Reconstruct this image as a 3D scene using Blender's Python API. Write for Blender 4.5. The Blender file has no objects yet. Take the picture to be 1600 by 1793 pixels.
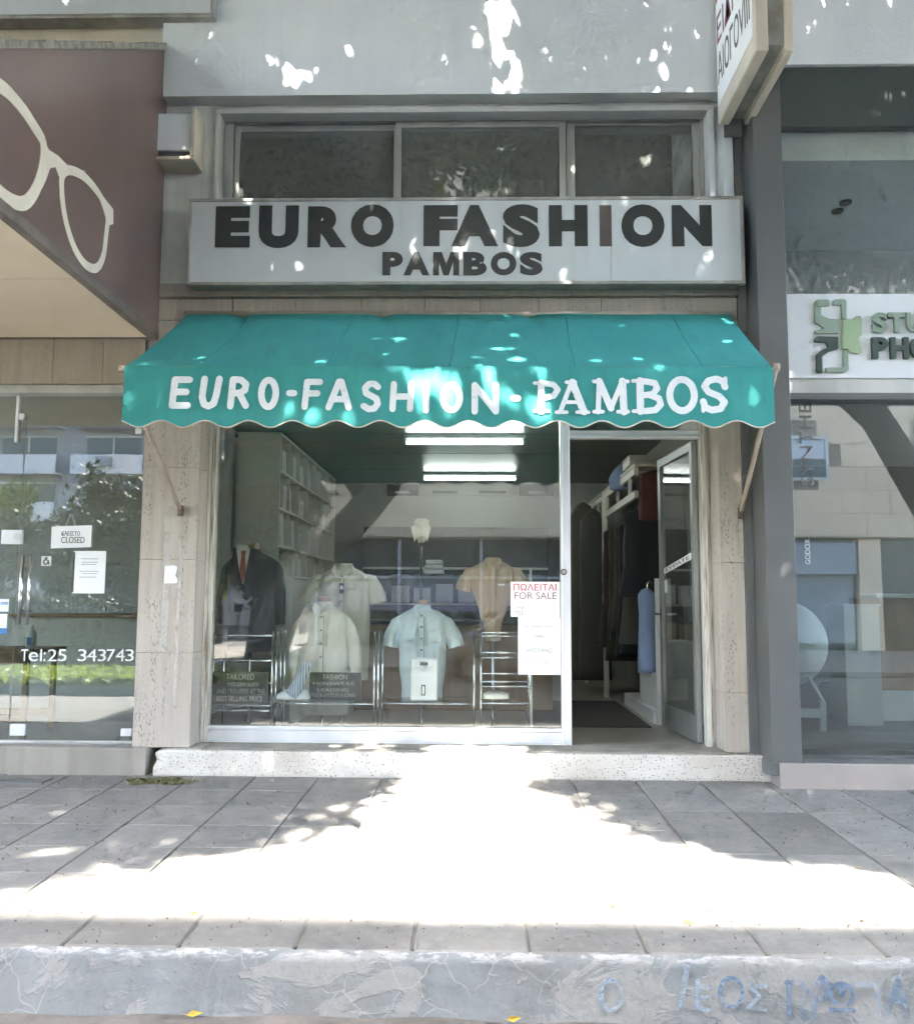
import bpy, bmesh, math, random
import numpy as np
from mathutils import Vector, Matrix, noise

random.seed(7)
rng = np.random.default_rng(11)
scene = bpy.context.scene
COL = scene.collection

# ------------------------------------------------------------------ camera, sky, sun, exposure
FPX = 1550.0                                   # focal length in photo pixels (1600 wide)
CAM = Vector((0.0, -6.49, 1.24))
YAW, PITCH, ROLL = math.atan(35 / FPX), math.atan(158.5 / FPX), math.radians(0.3)
fw = Vector((-math.sin(YAW) * math.cos(PITCH), math.cos(YAW) * math.cos(PITCH), math.sin(PITCH)))
r0 = Vector((math.cos(YAW), math.sin(YAW), 0)); u0 = r0.cross(fw)
rt = math.cos(ROLL) * r0 + math.sin(ROLL) * u0
up = -math.sin(ROLL) * r0 + math.cos(ROLL) * u0
cd = bpy.data.cameras.new('camera'); cam = bpy.data.objects.new('camera', cd); COL.objects.link(cam)
cam.matrix_world = Matrix(((rt.x, up.x, -fw.x, CAM.x), (rt.y, up.y, -fw.y, CAM.y), (rt.z, up.z, -fw.z, CAM.z), (0, 0, 0, 1)))
cd.sensor_fit = 'HORIZONTAL'; cd.sensor_width = 36; cd.lens = FPX / 1600 * 36
cd.clip_start = 0.05; cd.clip_end = 600
scene.camera = cam

SUN_EL, SUN_AZ = math.radians(50), math.radians(-2)     # azimuth measured from straight across the street
SUN = Vector((math.sin(SUN_AZ) * math.cos(SUN_EL), -math.cos(SUN_AZ) * math.cos(SUN_EL), math.sin(SUN_EL)))
world = bpy.data.worlds.new('World'); scene.world = world; world.use_nodes = True
wn = world.node_tree
sky = wn.nodes.new('ShaderNodeTexSky'); sky.sky_type = 'NISHITA'; sky.sun_disc = False
sky.sun_elevation = SUN_EL; sky.sun_rotation = math.atan2(SUN.x, SUN.y)
sky.air_density = 1.0; sky.dust_density = 3.0; sky.ozone_density = 1.0
bg = wn.nodes['Background']; bg.inputs['Strength'].default_value = 0.15
wn.links.new(sky.outputs[0], bg.inputs['Color'])
sl = bpy.data.lights.new('sun', 'SUN'); sl.energy = 5.0; sl.angle = math.radians(0.53); sl.color = (1.0, 0.95, 0.87)
so = bpy.data.objects.new('sun', sl); COL.objects.link(so)
so.rotation_euler = SUN.to_track_quat('Z', 'Y').to_euler()
so.location = (0, -20, 30)
scene.view_settings.view_transform = 'Standard'; scene.view_settings.look = 'None'
scene.view_settings.gamma = 1.0; scene.view_settings.exposure = 4.1
scene.render.engine = 'CYCLES'
cy = scene.cycles
cy.use_denoising = True; cy.use_adaptive_sampling = True; cy.adaptive_threshold = 0.04; cy.adaptive_min_samples = 12; cy.max_bounces = 6; cy.diffuse_bounces = 3; cy.glossy_bounces = 3
cy.transmission_bounces = 4; cy.transparent_max_bounces = 12
cy.sample_clamp_indirect = 6.0; cy.caustics_reflective = False; cy.caustics_refractive = False

# ------------------------------------------------------------------ helpers
def ray(px, py):
    return fw + (px - 800) / FPX * rt + (896.5 - py) / FPX * up
def at(px, py, y):                              # photo pixel -> point on the plane y
    d = ray(px, py); return CAM + d * ((y - CAM.y) / d.y)
def atx(px, py, x):
    d = ray(px, py); return CAM + d * ((x - CAM.x) / d.x)
SLOPE = 0.024
def gz(y): return SLOPE * (y + 0.2)
def atg(px, py):
    d = ray(px, py); t = (SLOPE * (CAM.y + 0.2) - CAM.z) / (d.z - SLOPE * d.y); return CAM + d * t
def X(px, py, y): return at(px, py, y).x
def Z(px, py, y): return at(px, py, y).z

def tag(o, label=None, cat=None, group=None, kind=None):
    if label: o['label'] = label
    if cat: o['category'] = cat
    if group: o['group'] = group
    if kind: o['kind'] = kind
    return o
def thing(name, label, cat, loc=(0, 0, 0), group=None, kind=None):
    o = bpy.data.objects.new(name, None); COL.objects.link(o); o.location = loc; o.empty_display_size = 0.1
    return tag(o, label, cat, group, kind)
def world_loc(o):
    v = Vector(o.location); p = o.parent
    while p: v += Vector(p.location); p = p.parent
    return v
def link(name, me, mat=None, parent=None, bevel=0.0, smooth=False, offset=None):
    if mat is not None and not me.materials: me.materials.append(mat)
    o = bpy.data.objects.new(name, me); COL.objects.link(o)
    if parent is not None:
        o.parent = parent; o.location = -world_loc(parent)      # meshes are written in world metres
    if offset is not None: o.location = Vector(o.location) + Vector(offset)
    if smooth:
        me.polygons.foreach_set('use_smooth', [True] * len(me.polygons))
    if bevel:
        b = o.modifiers.new('bevel', 'BEVEL'); b.width = bevel; b.segments = 2; b.limit_method = 'ANGLE'
    return o

class MB:
    """collects faces in world metres"""
    def __init__(s): s.v = []; s.f = []
    def add(s, vs, fs):
        n = len(s.v); s.v += [tuple(v) for v in vs]; s.f += [tuple(i + n for i in f) for f in fs]; return s
    def box(s, x0, x1, y0, y1, z0, z1):
        x0, x1 = min(x0, x1), max(x0, x1); y0, y1 = min(y0, y1), max(y0, y1); z0, z1 = min(z0, z1), max(z0, z1)
        return s.add([(x0, y0, z0), (x1, y0, z0), (x1, y1, z0), (x0, y1, z0), (x0, y0, z1), (x1, y0, z1), (x1, y1, z1), (x0, y1, z1)],
                     [(0, 3, 2, 1), (4, 5, 6, 7), (0, 1, 5, 4), (1, 2, 6, 5), (2, 3, 7, 6), (3, 0, 4, 7)])
    def prism_y(s, pts, y0, y1):                 # polygon in x,z extruded along y (pts counter-clockwise seen from -y)
        n = len(pts)
        return s.add([(p[0], y0, p[1]) for p in pts] + [(p[0], y1, p[1]) for p in pts],
                     [tuple(range(n)), tuple(range(2 * n - 1, n - 1, -1))] + [(i, i + n, (i + 1) % n + n, (i + 1) % n) for i in range(n)])
    def prism_x(s, pts, x0, x1):                 # polygon in y,z extruded along x
        n = len(pts)
        return s.add([(x0, p[0], p[1]) for p in pts] + [(x1, p[0], p[1]) for p in pts],
                     [tuple(range(n)), tuple(range(2 * n - 1, n - 1, -1))] + [(i, i + n, (i + 1) % n + n, (i + 1) % n) for i in range(n)])
    def prism_z(s, pts, z0, z1):
        n = len(pts)
        return s.add([(p[0], p[1], z0) for p in pts] + [(p[0], p[1], z1) for p in pts],
                     [tuple(range(n - 1, -1, -1)), tuple(range(n, 2 * n))] + [(i, (i + 1) % n, (i + 1) % n + n, i + n) for i in range(n)])
    def tube(s, path, r, n=10, caps=True):
        path = [Vector(p) for p in path]; m = len(path)
        rr = r if isinstance(r, (list, tuple)) else [r] * m
        vs, fs = [], []; e1 = None
        for i, p in enumerate(path):
            d = (path[min(i + 1, m - 1)] - path[max(i - 1, 0)]).normalized()
            if e1 is None: e1 = d.cross(Vector((0, 0, 1)) if abs(d.z) < 0.9 else Vector((1, 0, 0)))
            e1 = (e1 - d * e1.dot(d)).normalized(); e2 = d.cross(e1)
            for k in range(n):
                t = 2 * math.pi * k / n; vs.append(p + (e1 * math.cos(t) + e2 * math.sin(t)) * rr[i])
        for i in range(m - 1):
            for k in range(n):
                fs.append((i * n + k, i * n + (k + 1) % n, (i + 1) * n + (k + 1) % n, (i + 1) * n + k))
        if caps: fs += [tuple(range(n - 1, -1, -1)), tuple(range((m - 1) * n, m * n))]
        return s.add(vs, fs)
    def rings(s, rs, n=28, power=2.4, cap0=False, cap1=False, wob=None):
        """loft: each ring is (cx, cy, z, half_width, half_depth)"""
        vs, fs = [], []; m = len(rs)
        for (cx, cy_, z, a, b) in rs:
            for k in range(n):
                t = 2 * math.pi * k / n; c, q = math.cos(t), math.sin(t)
                x = math.copysign(abs(c) ** (2 / power), c) * a; y = math.copysign(abs(q) ** (2 / power), q) * b
                p = Vector((cx + x, cy_ + y, z))
                if wob: p += wob(p, t)
                vs.append(p)
        for i in range(m - 1):
            for k in range(n):
                fs.append((i * n + k, i * n + (k + 1) % n, (i + 1) * n + (k + 1) % n, (i + 1) * n + k))
        if cap0: fs.append(tuple(range(n - 1, -1, -1)))
        if cap1: fs.append(tuple(range((m - 1) * n, m * n)))
        return s.add(vs, fs)
    def grid(s, fn, nu, nv):
        vs = [fn(i / nu, j / nv) for j in range(nv + 1) for i in range(nu + 1)]
        fs = [(j * (nu + 1) + i, j * (nu + 1) + i + 1, (j + 1) * (nu + 1) + i + 1, (j + 1) * (nu + 1) + i) for j in range(nv) for i in range(nu)]
        return s.add(vs, fs)
    def mesh(s, name):
        me = bpy.data.meshes.new(name); me.from_pydata(s.v, [], s.f); me.update(); return me
    def build(s, name, mat, parent=None, bevel=0.0, smooth=False):
        return link(name, s.mesh(name), mat, parent, bevel, smooth)

def box(name, mat, parent, x0, x1, y0, y1, z0, z1, bevel=0.0):
    return MB().box(x0, x1, y0, y1, z0, z1).build(name, mat, parent, bevel)

def glyphs(text, offset=0.0, extrude=0.0, spacing=1.0):
    """a mesh (x right, y up) of a word in the built-in typeface"""
    c = bpy.data.curves.new('glyphs', 'FONT'); c.body = text; c.offset = offset; c.extrude = extrude; c.resolution_u = 5
    c.space_character = spacing
    o = bpy.data.objects.new('glyphs', c); COL.objects.link(o)
    me = bpy.data.meshes.new_from_object(o.evaluated_get(bpy.context.evaluated_depsgraph_get()))
    bpy.data.objects.remove(o); bpy.data.curves.remove(c)
    return me
def fit_word(name, text, mat, parent, o, ux, uz, w, h, offset=0.0, depth=0.002, spacing=1.0):
    """write text in the rectangle that starts at o, w along unit ux, h along unit uz; front faces ux x uz"""
    me = glyphs(text, offset, 0.01, spacing)
    n = len(me.vertices); a = np.empty(n * 3); me.vertices.foreach_get('co', a); a = a.reshape(-1, 3)
    lo, hi = a.min(0), a.max(0); a = (a - lo) / np.maximum(hi - lo, 1e-9)
    ux, uz, o = Vector(ux), Vector(uz), Vector(o); nn = ux.cross(uz)
    out = np.array(o) + np.outer(a[:, 0] * w, np.array(ux)) + np.outer(a[:, 1] * h, np.array(uz)) + np.outer(a[:, 2] * depth, np.array(nn))
    me.vertices.foreach_set('co', out.ravel()); me.update(); me.materials.clear()
    return link(name, me, mat, parent)
def word_on(name, text, mat, parent, px0, px1, py0, py1, y, offset=0.0, depth=0.002, spacing=1.0):
    """write text on a plane facing the street, filling a rectangle of the photo"""
    a = at(px0, py1, y); b = at(px1, py1, y); c = at(px0, py0, y)
    return fit_word(name, text, mat, parent, (a.x, y, a.z), (1, 0, 0), (0, 0, 1), b.x - a.x, c.z - a.z, offset, depth, spacing)

def strokes(name, lines, mat, parent, o, w, h, y, depth=0.002, thick=0.16, step=0.0003):
    """brush letters: polylines in a unit box, painted on a plane facing the street"""
    mb = MB(); k = 0
    for ln in lines:
        t = thick
        if isinstance(ln[0], (int, float)): t = ln[0] * thick; ln = ln[1]
        pts = [Vector((p[0] * w, p[1] * h, 0)) for p in ln]; r = t * h / 2
        for i in range(len(pts) - 1):
            a, b = pts[i], pts[i + 1]; d = (b - a).normalized(); q = Vector((-d.y, d.x, 0)) * r
            k += 1; yy = y - depth - k * step
            poly = [a + q, a - q, b - q, b + q]
            mb.prism_y([(o[0] + p.x, o[1] + p.y) for p in poly], yy, y)
        for p in pts:
            k += 1; yy = y - depth - k * step
            mb.prism_y([(o[0] + p.x + r * math.cos(j * math.pi / 5), o[1] + p.y + r * math.sin(j * math.pi / 5)) for j in range(10)], yy, y)
    return mb.build(name, mat, parent)
def arc(cx, cy_, rx, ry, a0, a1, n=10):
    return [(cx + rx * math.cos(math.radians(a0 + (a1 - a0) * i / n)), cy_ + ry * math.sin(math.radians(a0 + (a1 - a0) * i / n))) for i in range(n + 1)]

# ------------------------------------------------------------------ materials
def srgb(r, g, b):
    f = lambda v: (v / 255 / 12.92) if v <= 10 else ((v / 255 + 0.055) / 1.055) ** 2.4
    return (f(r), f(g), f(b), 1)
class N:
    def __init__(s, name):
        s.m = bpy.data.materials.new(name); s.m.use_nodes = True; s.t = s.m.node_tree
        s.p = s.t.nodes['Principled BSDF']; s.out = s.t.nodes['Material Output']
    def n(s, k, **kw):
        q = s.t.nodes.new('ShaderNode' + k)
        for a, b in kw.items(): setattr(q, a, b)
        return q
    def l(s, a, b): s.t.links.new(a, b)
    def pos(s, stretch=(1, 1, 1), objspace=False):
        g = s.n('TexCoord').outputs['Object'] if objspace else s.n('NewGeometry').outputs['Position']
        m = s.n('Mapping'); m.inputs['Scale'].default_value = stretch; s.l(g, m.inputs['Vector']); return m.outputs[0]
    def noise(s, sc, vec, detail=5, rough=0.55, dist=0.0):
        q = s.n('TexNoise'); q.inputs['Scale'].default_value = sc; q.inputs['Detail'].default_value = detail
        q.inputs['Roughness'].default_value = rough; q.inputs['Distortion'].default_value = dist; s.l(vec, q.inputs['Vector']); return q.outputs['Fac']
    def voro(s, sc, vec, feature='F1', rnd=1.0):
        q = s.n('TexVoronoi'); q.feature = feature; q.inputs['Scale'].default_value = sc; q.inputs['Randomness'].default_value = rnd; s.l(vec, q.inputs['Vector']); return q
    def ramp(s, fac, stops):
        q = s.n('ValToRGB'); e = q.color_ramp.elements
        while len(e) < len(stops): e.new(0.5)
        for el, (p, c) in zip(e, stops):
            el.position = p; el.color = c if isinstance(c, (tuple, list)) else (c, c, c, 1)
        s.l(fac, q.inputs[0]); return q.outputs[0]
    def mix(s, fac, a, b, mode='MIX'):
        q = s.n('MixRGB', blend_type=mode)
        for v, i in ((fac, 0), (a, 1), (b, 2)):
            if hasattr(v, 'links'): s.l(v, q.inputs[i])
            else: q.inputs[i].default_value = v if i == 0 else v
        return q.outputs[0]
    def bump(s, h, strength=0.3, dist=0.01):
        q = s.n('Bump'); q.inputs['Strength'].default_value = strength; q.inputs['Distance'].default_value = dist
        s.l(h, q.inputs['Height']); s.l(q.outputs[0], s.p.inputs['Normal']); return q
    def base(s, c):
        if hasattr(c, 'links'): s.l(c, s.p.inputs['Base Color'])
        else: s.p.inputs['Base Color'].default_value = c
    def setp(s, rough=0.7, metal=0.0, spec=None):
        s.p.inputs['Roughness'].default_value = rough; s.p.inputs['Metallic'].default_value = metal
        if spec is not None: s.p.inputs['Specular IOR Level'].default_value = spec

def mat(name, c1, c2=None, sc=3.0, rough=0.7, bump=0.0, bsc=60, metal=0.0, stretch=(1, 1, 1), lo=0.35, hi=0.65, spec=None, streak=0.0, streak_col=None, objspace=False):
    m = N(name); v = m.pos(stretch, objspace)
    if c2 is None: c2 = tuple(x * 0.82 for x in c1[:3]) + (1,)
    col = m.ramp(m.noise(sc, v), [(lo, c2), (hi, c1)])
    if streak:
        sv = m.pos((9, 9, 0.7)); f = m.ramp(m.noise(1.0, sv, 4, 0.6), [(0.45, 0.0), (0.75, streak)])
        col = m.mix(f, col, streak_col or (0.12, 0.11, 0.09, 1))
    m.base(col); m.setp(rough, metal, spec)
    if bump: m.bump(m.noise(bsc, m.pos((1, 1, 1), objspace), 4), bump, 0.006)
    return m.m

def glass_mat(name, tint=(0.90, 0.94, 0.92, 1), base_refl=0.10, dirt=0.0):
    m = N(name); m.t.nodes.remove(m.p)
    tr = m.n('BsdfTransparent'); tr.inputs[0].default_value = tint
    gl = m.n('BsdfGlossy'); gl.inputs['Roughness'].default_value = 0.0
    lw = m.n('LayerWeight'); lw.inputs[0].default_value = 0.5
    pw = m.n('Math', operation='POWER'); pw.inputs[1].default_value = 3.0; m.l(lw.outputs['Facing'], pw.inputs[0])
    ml = m.n('Math', operation='MULTIPLY_ADD'); ml.inputs[1].default_value = 0.6; ml.inputs[2].default_value = base_refl; ml.use_clamp = True
    m.l(pw.outputs[0], ml.inputs[0])
    mx = m.n('MixShader'); m.l(ml.outputs[0], mx.inputs[0]); m.l(tr.outputs[0], mx.inputs[1]); m.l(gl.outputs[0], mx.inputs[2])
    last = mx.outputs[0]
    if dirt:  # pale diffuse film; higher values paint a haze over the pane
        df = m.n('BsdfDiffuse'); df.inputs[0].default_value = (0.6, 0.62, 0.6, 1)
        f = m.ramp(m.noise(2.2, m.pos((1, 1, 0.6)), 6, 0.65), [(0.2, dirt * .55), (0.8, dirt)])
        mx2 = m.n('MixShader'); m.l(f, mx2.inputs[0]); m.l(last, mx2.inputs[1]); m.l(df.outputs[0], mx2.inputs[2]); last = mx2.outputs[0]
    m.l(last, m.out.inputs['Surface']); return m.m

def travertine(name, c1, c2, c3, pits=1.0):
    m = N(name)
    v = m.pos((12, 12, 0.9)); s1 = m.noise(1.6, v, 7, 0.7)
    big = m.noise(1.3, m.pos((1, 1, 0.8)), 4)
    col = m.ramp(s1, [(0.3, c2), (0.55, c1), (0.8, c3)])
    col = m.mix(m.ramp(big, [(0.4, 0.0), (0.7, 0.5)]), col, c2)
    pv = m.pos((1, 1, 0.26)); vo = m.voro(95, pv)
    sel = m.ramp(m.noise(7, m.pos((1.6, 1.6, 0.22)), 4), [(0.46, 0.0), (0.60, 1.0)])
    pit = m.ramp(vo.outputs['Distance'], [(0.20, 1.0), (0.34, 0.0)])
    pm = m.mix(1.0, pit, sel, 'MULTIPLY')
    if pits:
        q = m.n('Math', operation='MULTIPLY'); m.l(pm, q.inputs[0]); q.inputs[1].default_value = 0.75 * pits
        col = m.mix(q.outputs[0], col, (0.07, 0.055, 0.04, 1))
    m.base(col); m.setp(0.75)
    inv = m.n('Invert'); m.l(pm, inv.inputs['Color'])
    hh = m.mix(0.25, inv.outputs[0], m.noise(90, m.pos(), 3))
    m.bump(hh, 0.6, 0.006)
    return m.m

def leaf_mat(name, c1, c2):
    m = N(name); col = m.ramp(m.noise(2.5, m.pos(), 3), [(0.3, c1), (0.7, c2)])
    df = m.n('BsdfDiffuse'); tl = m.n('BsdfTranslucent'); m.l(col, df.inputs[0]); m.l(m.mix(0.5, col, (0.30, 0.38, 0.05, 1)), tl.inputs[0])
    mx = m.n('MixShader'); mx.inputs[0].default_value = 0.3; m.l(df.outputs[0], mx.inputs[1]); m.l(tl.outputs[0], mx.inputs[2])
    gl = m.n('BsdfGlossy'); gl.inputs['Roughness'].default_value = 0.4; m2 = m.n('MixShader'); m2.inputs[0].default_value = 0.05
    m.l(mx.outputs[0], m2.inputs[1]); m.l(gl.outputs[0], m2.inputs[2]); m.l(m2.outputs[0], m.out.inputs['Surface']); m.t.nodes.remove(m.p); return m.m

def emit(name, col, strength):
    m = N(name); m.base((0.8, 0.8, 0.8, 1)); m.p.inputs['Emission Color'].default_value = col; m.p.inputs['Emission Strength'].default_value = strength; return m.m

def paving_mat():
    m = N('paving_concrete'); v = m.pos()
    oi = m.n('ObjectInfo')
    a = m.ramp(m.noise(2.2, v, 6, 0.65), [(0.3, (0.19, 0.177, 0.157, 1)), (0.7, (0.262, 0.246, 0.219, 1))])
    a = m.mix(m.ramp(m.noise(0.9, m.pos((1, 1.6, 1)), 5, 0.6), [(0.42, 0.0), (0.7, 0.55)]), a, (0.15, 0.145, 0.14, 1))
    a = m.mix(m.ramp(m.noise(14, v, 5, 0.7), [(0.48, 0.0), (0.75, 0.5)]), a, (0.31, 0.30, 0.28, 1))
    a = m.mix(m.ramp(m.noise(5.5, v, 6, 0.7, 0.4), [(0.52, 0.0), (0.66, 0.5)]), a, (0.135, 0.13, 0.12, 1))
    gum = m.voro(3.1, v); a = m.mix(m.ramp(gum.outputs['Distance'], [(0.035, 0.7), (0.06, 0.0)]), a, (0.10, 0.098, 0.095, 1))
    t = m.n('MapRange'); t.inputs['To Min'].default_value = 0.80; t.inputs['To Max'].default_value = 1.12; m.l(oi.outputs['Random'], t.inputs['Value'])
    hsv = m.n('HueSaturation'); m.l(t.outputs[0], hsv.inputs['Value']); m.l(a, hsv.inputs['Color'])
    sp = m.voro(160, v); spk = m.ramp(sp.outputs['Distance'], [(0.08, 0.5), (0.16, 0.0)])
    m.base(m.mix(spk, hsv.outputs[0], (0.10, 0.09, 0.08, 1))); m.setp(0.82)
    m.bump(m.mix(0.5, m.noise(120, v, 4), m.noise(9, v, 4)), 0.35, 0.006); return m.m

def kerb_mat():
    m = N('kerb_worn_paint'); v = m.pos()
    grey = m.ramp(m.noise(3.0, v, 5), [(0.3, (0.135, 0.140, 0.138, 1)), (0.7, (0.195, 0.202, 0.198, 1))])
    blue = m.ramp(m.noise(6.0, m.pos((1, 1, 0.5)), 5), [(0.3, (0.150, 0.163, 0.166, 1)), (0.7, (0.205, 0.220, 0.222, 1))])
    col = m.mix(m.ramp(m.noise(1.7, v, 4, 0.6, 0.6), [(0.42, 0.0), (0.6, 1.0)]), grey, blue)
    patch = m.ramp(m.noise(2.9, m.pos((1, 1, 1.4)), 6, 0.62, 0.9), [(0.53, 0.0), (0.57, 0.7)])
    col = m.mix(patch, col, (0.25, 0.248, 0.235, 1))
    wv = m.n('Mapping'); wv.inputs['Scale'].default_value = (1, 1, 1.3)
    dv = m.n('VectorMath', operation='ADD'); nz = m.n('TexNoise'); nz.inputs['Scale'].default_value = 7; m.l(v, nz.inputs['Vector'])
    sc_ = m.n('VectorMath', operation='SCALE'); sc_.inputs['Scale'].default_value = 0.12; m.l(nz.outputs['Color'], sc_.inputs[0])
    m.l(v, dv.inputs[0]); m.l(sc_.outputs[0], dv.inputs[1])
    ck = m.voro(6.5, dv.outputs[0], 'DISTANCE_TO_EDGE')
    line = m.ramp(ck.outputs['Distance'], [(0.006, 1.0), (0.022, 0.0)])
    sel = m.ramp(m.noise(2.1, m.pos((1, 1, 1)), 3), [(0.42, 0.0), (0.55, 0.75)])
    lm = m.mix(1.0, line, sel, 'MULTIPLY')
    col = m.mix(lm, col, (0.275, 0.278, 0.27, 1))
    # chipped white paint along the top arris
    sep = m.n('SeparateXYZ'); m.l(m.n('NewGeometry').outputs['Position'], sep.inputs[0])
    mr = m.n('MapRange'); mr.inputs['From Min'].default_value = -0.112; mr.inputs['From Max'].default_value = -0.078; m.l(sep.outputs['Z'], mr.inputs['Value'])
    chip = m.ramp(m.noise(22, m.pos((0.5, 1, 2)), 5, 0.7), [(0.5, 0.0), (0.56, 1.0)])
    em = m.mix(1.0, mr.outputs[0], chip, 'MULTIPLY'); col = m.mix(em, col, (0.34, 0.335, 0.32, 1))
    m.base(col); m.setp(0.85); col2 = m.mix(m.ramp(m.noise(30, v, 6, 0.75), [(0.55, 0.0), (0.7, 0.5)]), col, (0.10, 0.10, 0.095, 1)); m.base(col2)
    m.bump(m.mix(0.5, m.noise(40, v, 5), patch), 0.7, 0.01); return m.m

def terrazzo_mat():
    m = N('terrazzo_chips'); v = m.pos()
    vo = m.voro(75, v); wn_ = m.n('TexWhiteNoise'); m.l(vo.outputs['Color'], wn_.inputs['Vector'])
    chips = m.ramp(wn_.outputs['Value'], [(0.0, (0.10, 0.09, 0.08, 1)), (0.22, (0.26, 0.23, 0.19, 1)), (0.36, (0.60, 0.57, 0.51, 1)), (1.0, (0.66, 0.64, 0.60, 1))])
    edge = m.ramp(vo.outputs['Distance'], [(0.30, 0.0), (0.42, 1.0)])
    col = m.mix(edge, chips, (0.60, 0.58, 0.53, 1))
    col = m.mix(m.ramp(m.noise(2.0, m.pos((1, 1, 2)), 6, 0.65), [(0.45, 0.0), (0.75, 0.6)]), col, (0.40, 0.35, 0.28, 1))
    m.base(col); m.setp(0.7); m.bump(m.noise(150, v, 3), 0.4, 0.004); return m.m

def canvas_mat():
    m = N('teal_canvas'); v = m.pos()
    col = m.ramp(m.noise(1.8, m.pos((1, 0.6, 0.6)), 5), [(0.3, (0.040, 0.270, 0.258, 1)), (0.7, (0.058, 0.325, 0.308, 1))])
    col = m.mix(m.ramp(m.noise(5, m.pos((2.5, 0.5, 0.5)), 5, 0.65), [(0.55, 0.0), (0.85, 0.35)]), col, (0.10, 0.28, 0.26, 1))
    col = m.mix(m.ramp(m.noise(3.3, m.pos((5, 1, 0.6)), 6, 0.7), [(0.5, 0.0), (0.8, 0.45)]), col, (0.055, 0.17, 0.16, 1))
    col = m.mix(m.ramp(m.noise(11, m.pos(), 6, 0.75), [(0.62, 0.0), (0.72, 0.35)]), col, (0.20, 0.33, 0.31, 1))
    tl = m.n('BsdfTranslucent'); m.l(col, tl.inputs[0])
    m.base(col); m.setp(0.8, spec=0.25); 
    wv = m.n('TexWave'); wv.inputs['Scale'].default_value = 160; wv.bands_direction = 'X'; m.l(v, wv.inputs['Vector'])
    m.bump(m.mix(0.85, wv.outputs['Fac'], m.noise(6, v, 4)), 0.25, 0.008)
    mx = m.n('MixShader'); mx.inputs[0].default_value = 0.06; m.l(m.p.outputs[0], mx.inputs[1]); m.l(tl.outputs[0], mx.inputs[2]); m.l(mx.outputs[0], m.out.inputs['Surface'])
    return m.m

def letter_paint(name, c, wear):
    m = N(name); v = m.pos()
    f = m.ramp(m.noise(24, v, 6, 0.7), [(0.56, 0.0), (0.7, wear)])
    m.base(m.mix(f, m.ramp(m.noise(5, v), [(0.3, tuple(q * 0.9 for q in c[:3]) + (1,)), (0.7, c)]), (0.35, 0.42, 0.42, 1))); m.setp(0.7); return m.m

def cloth(name, c, c2=None, rough=0.9, fold=0.5, wave=None):
    m = N(name); v = m.pos((1, 1, 0.35))
    col = m.ramp(m.noise(6, v, 4), [(0.3, c2 or tuple(q * 0.85 for q in c[:3]) + (1,)), (0.7, c)])
    if wave:
        w = m.n('TexWave'); w.inputs['Scale'].default_value = wave[0]; w.bands_direction = 'X'; m.l(m.pos((1, 0.2, 0.45)), w.inputs['Vector'])
        col = m.mix(m.ramp(w.outputs['Fac'], [(0.45, 0.0), (0.6, 1.0)]), col, wave[1])
    m.base(col); m.setp(rough, spec=0.2); m.p.inputs['Sheen Weight'].default_value = 0.15
    m.bump(m.mix(0.3, m.noise(9, v, 5, 0.6), m.noise(220, m.pos(), 2)), fold, 0.02); return m.m

def stain_paint(name, c, cut):
    """thin faded spray paint: noise holes let the surface behind show"""
    m = N(name); v = m.pos()
    tr = m.n('BsdfTransparent'); m.base(c); m.setp(0.85)
    f = m.ramp(m.noise(9, v, 6, 0.7), [(cut, 0.0), (cut + 0.28, 0.55)])
    mx = m.n('MixShader'); m.l(f, mx.inputs[0]); m.l(tr.outputs[0], mx.inputs[1]); m.l(m.p.outputs[0], mx.inputs[2]); m.l(mx.outputs[0], m.out.inputs['Surface']); return m.m

K = {}
K['plaster'] = mat('white_plaster', (0.72, 0.77, 0.79, 1), (0.64, 0.69, 0.71, 1), 1.1, 0.85, 0.25, 45, streak=0.12, streak_col=(0.45, 0.47, 0.47, 1))
K['plaster_old'] = mat('aged_plaster', (0.60, 0.62, 0.59, 1), (0.48, 0.50, 0.47, 1), 2.2, 0.88, 0.35, 40, streak=0.5, streak_col=(0.22, 0.21, 0.17, 1))
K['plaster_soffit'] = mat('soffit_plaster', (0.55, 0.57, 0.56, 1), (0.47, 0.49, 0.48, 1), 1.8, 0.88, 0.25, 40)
K['cream_wall'] = mat('cream_plaster', (0.58, 0.53, 0.41, 1), (0.48, 0.44, 0.34, 1), 1.5, 0.85, 0.25, 45, streak=0.25, streak_col=(0.3, 0.27, 0.2, 1))
K['trav_pillar'] = travertine('travertine_pillar', (0.46, 0.42, 0.365, 1), (0.37, 0.335, 0.285, 1), (0.56, 0.53, 0.475, 1))
K['trav_band'] = travertine('travertine_band', (0.36, 0.33, 0.28, 1), (0.29, 0.262, 0.22, 1), (0.42, 0.39, 0.34, 1), 0.5)
K['trav_tan'] = travertine('travertine_tan', (0.37, 0.325, 0.265, 1), (0.30, 0.265, 0.215, 1), (0.43, 0.39, 0.33, 1), 0.35)
K['alu'] = mat('weathered_aluminium', (0.50, 0.51, 0.49, 1), (0.38, 0.39, 0.37, 1), 4, 0.42, 0.1, 80, metal=0.55, stretch=(1, 1, 0.3))
K['alu_white'] = mat('pale_aluminium', (0.72, 0.74, 0.75, 1), (0.62, 0.64, 0.66, 1), 5, 0.38, 0.05, 80, metal=0.25, stretch=(1, 1, 0.3))
K['alu_grey'] = mat('grey_door_aluminium', (0.30, 0.31, 0.30, 1), (0.24, 0.25, 0.24, 1), 4, 0.45, 0.05, 80, metal=0.5, stretch=(1, 1, 0.3))
K['alu_old'] = mat('peeling_frame_paint', (0.63, 0.61, 0.55, 1), (0.28, 0.24, 0.19, 1), 3.2, 0.7, 0.4, 60, stretch=(14, 14, 0.9), lo=0.33, hi=0.5)
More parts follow.
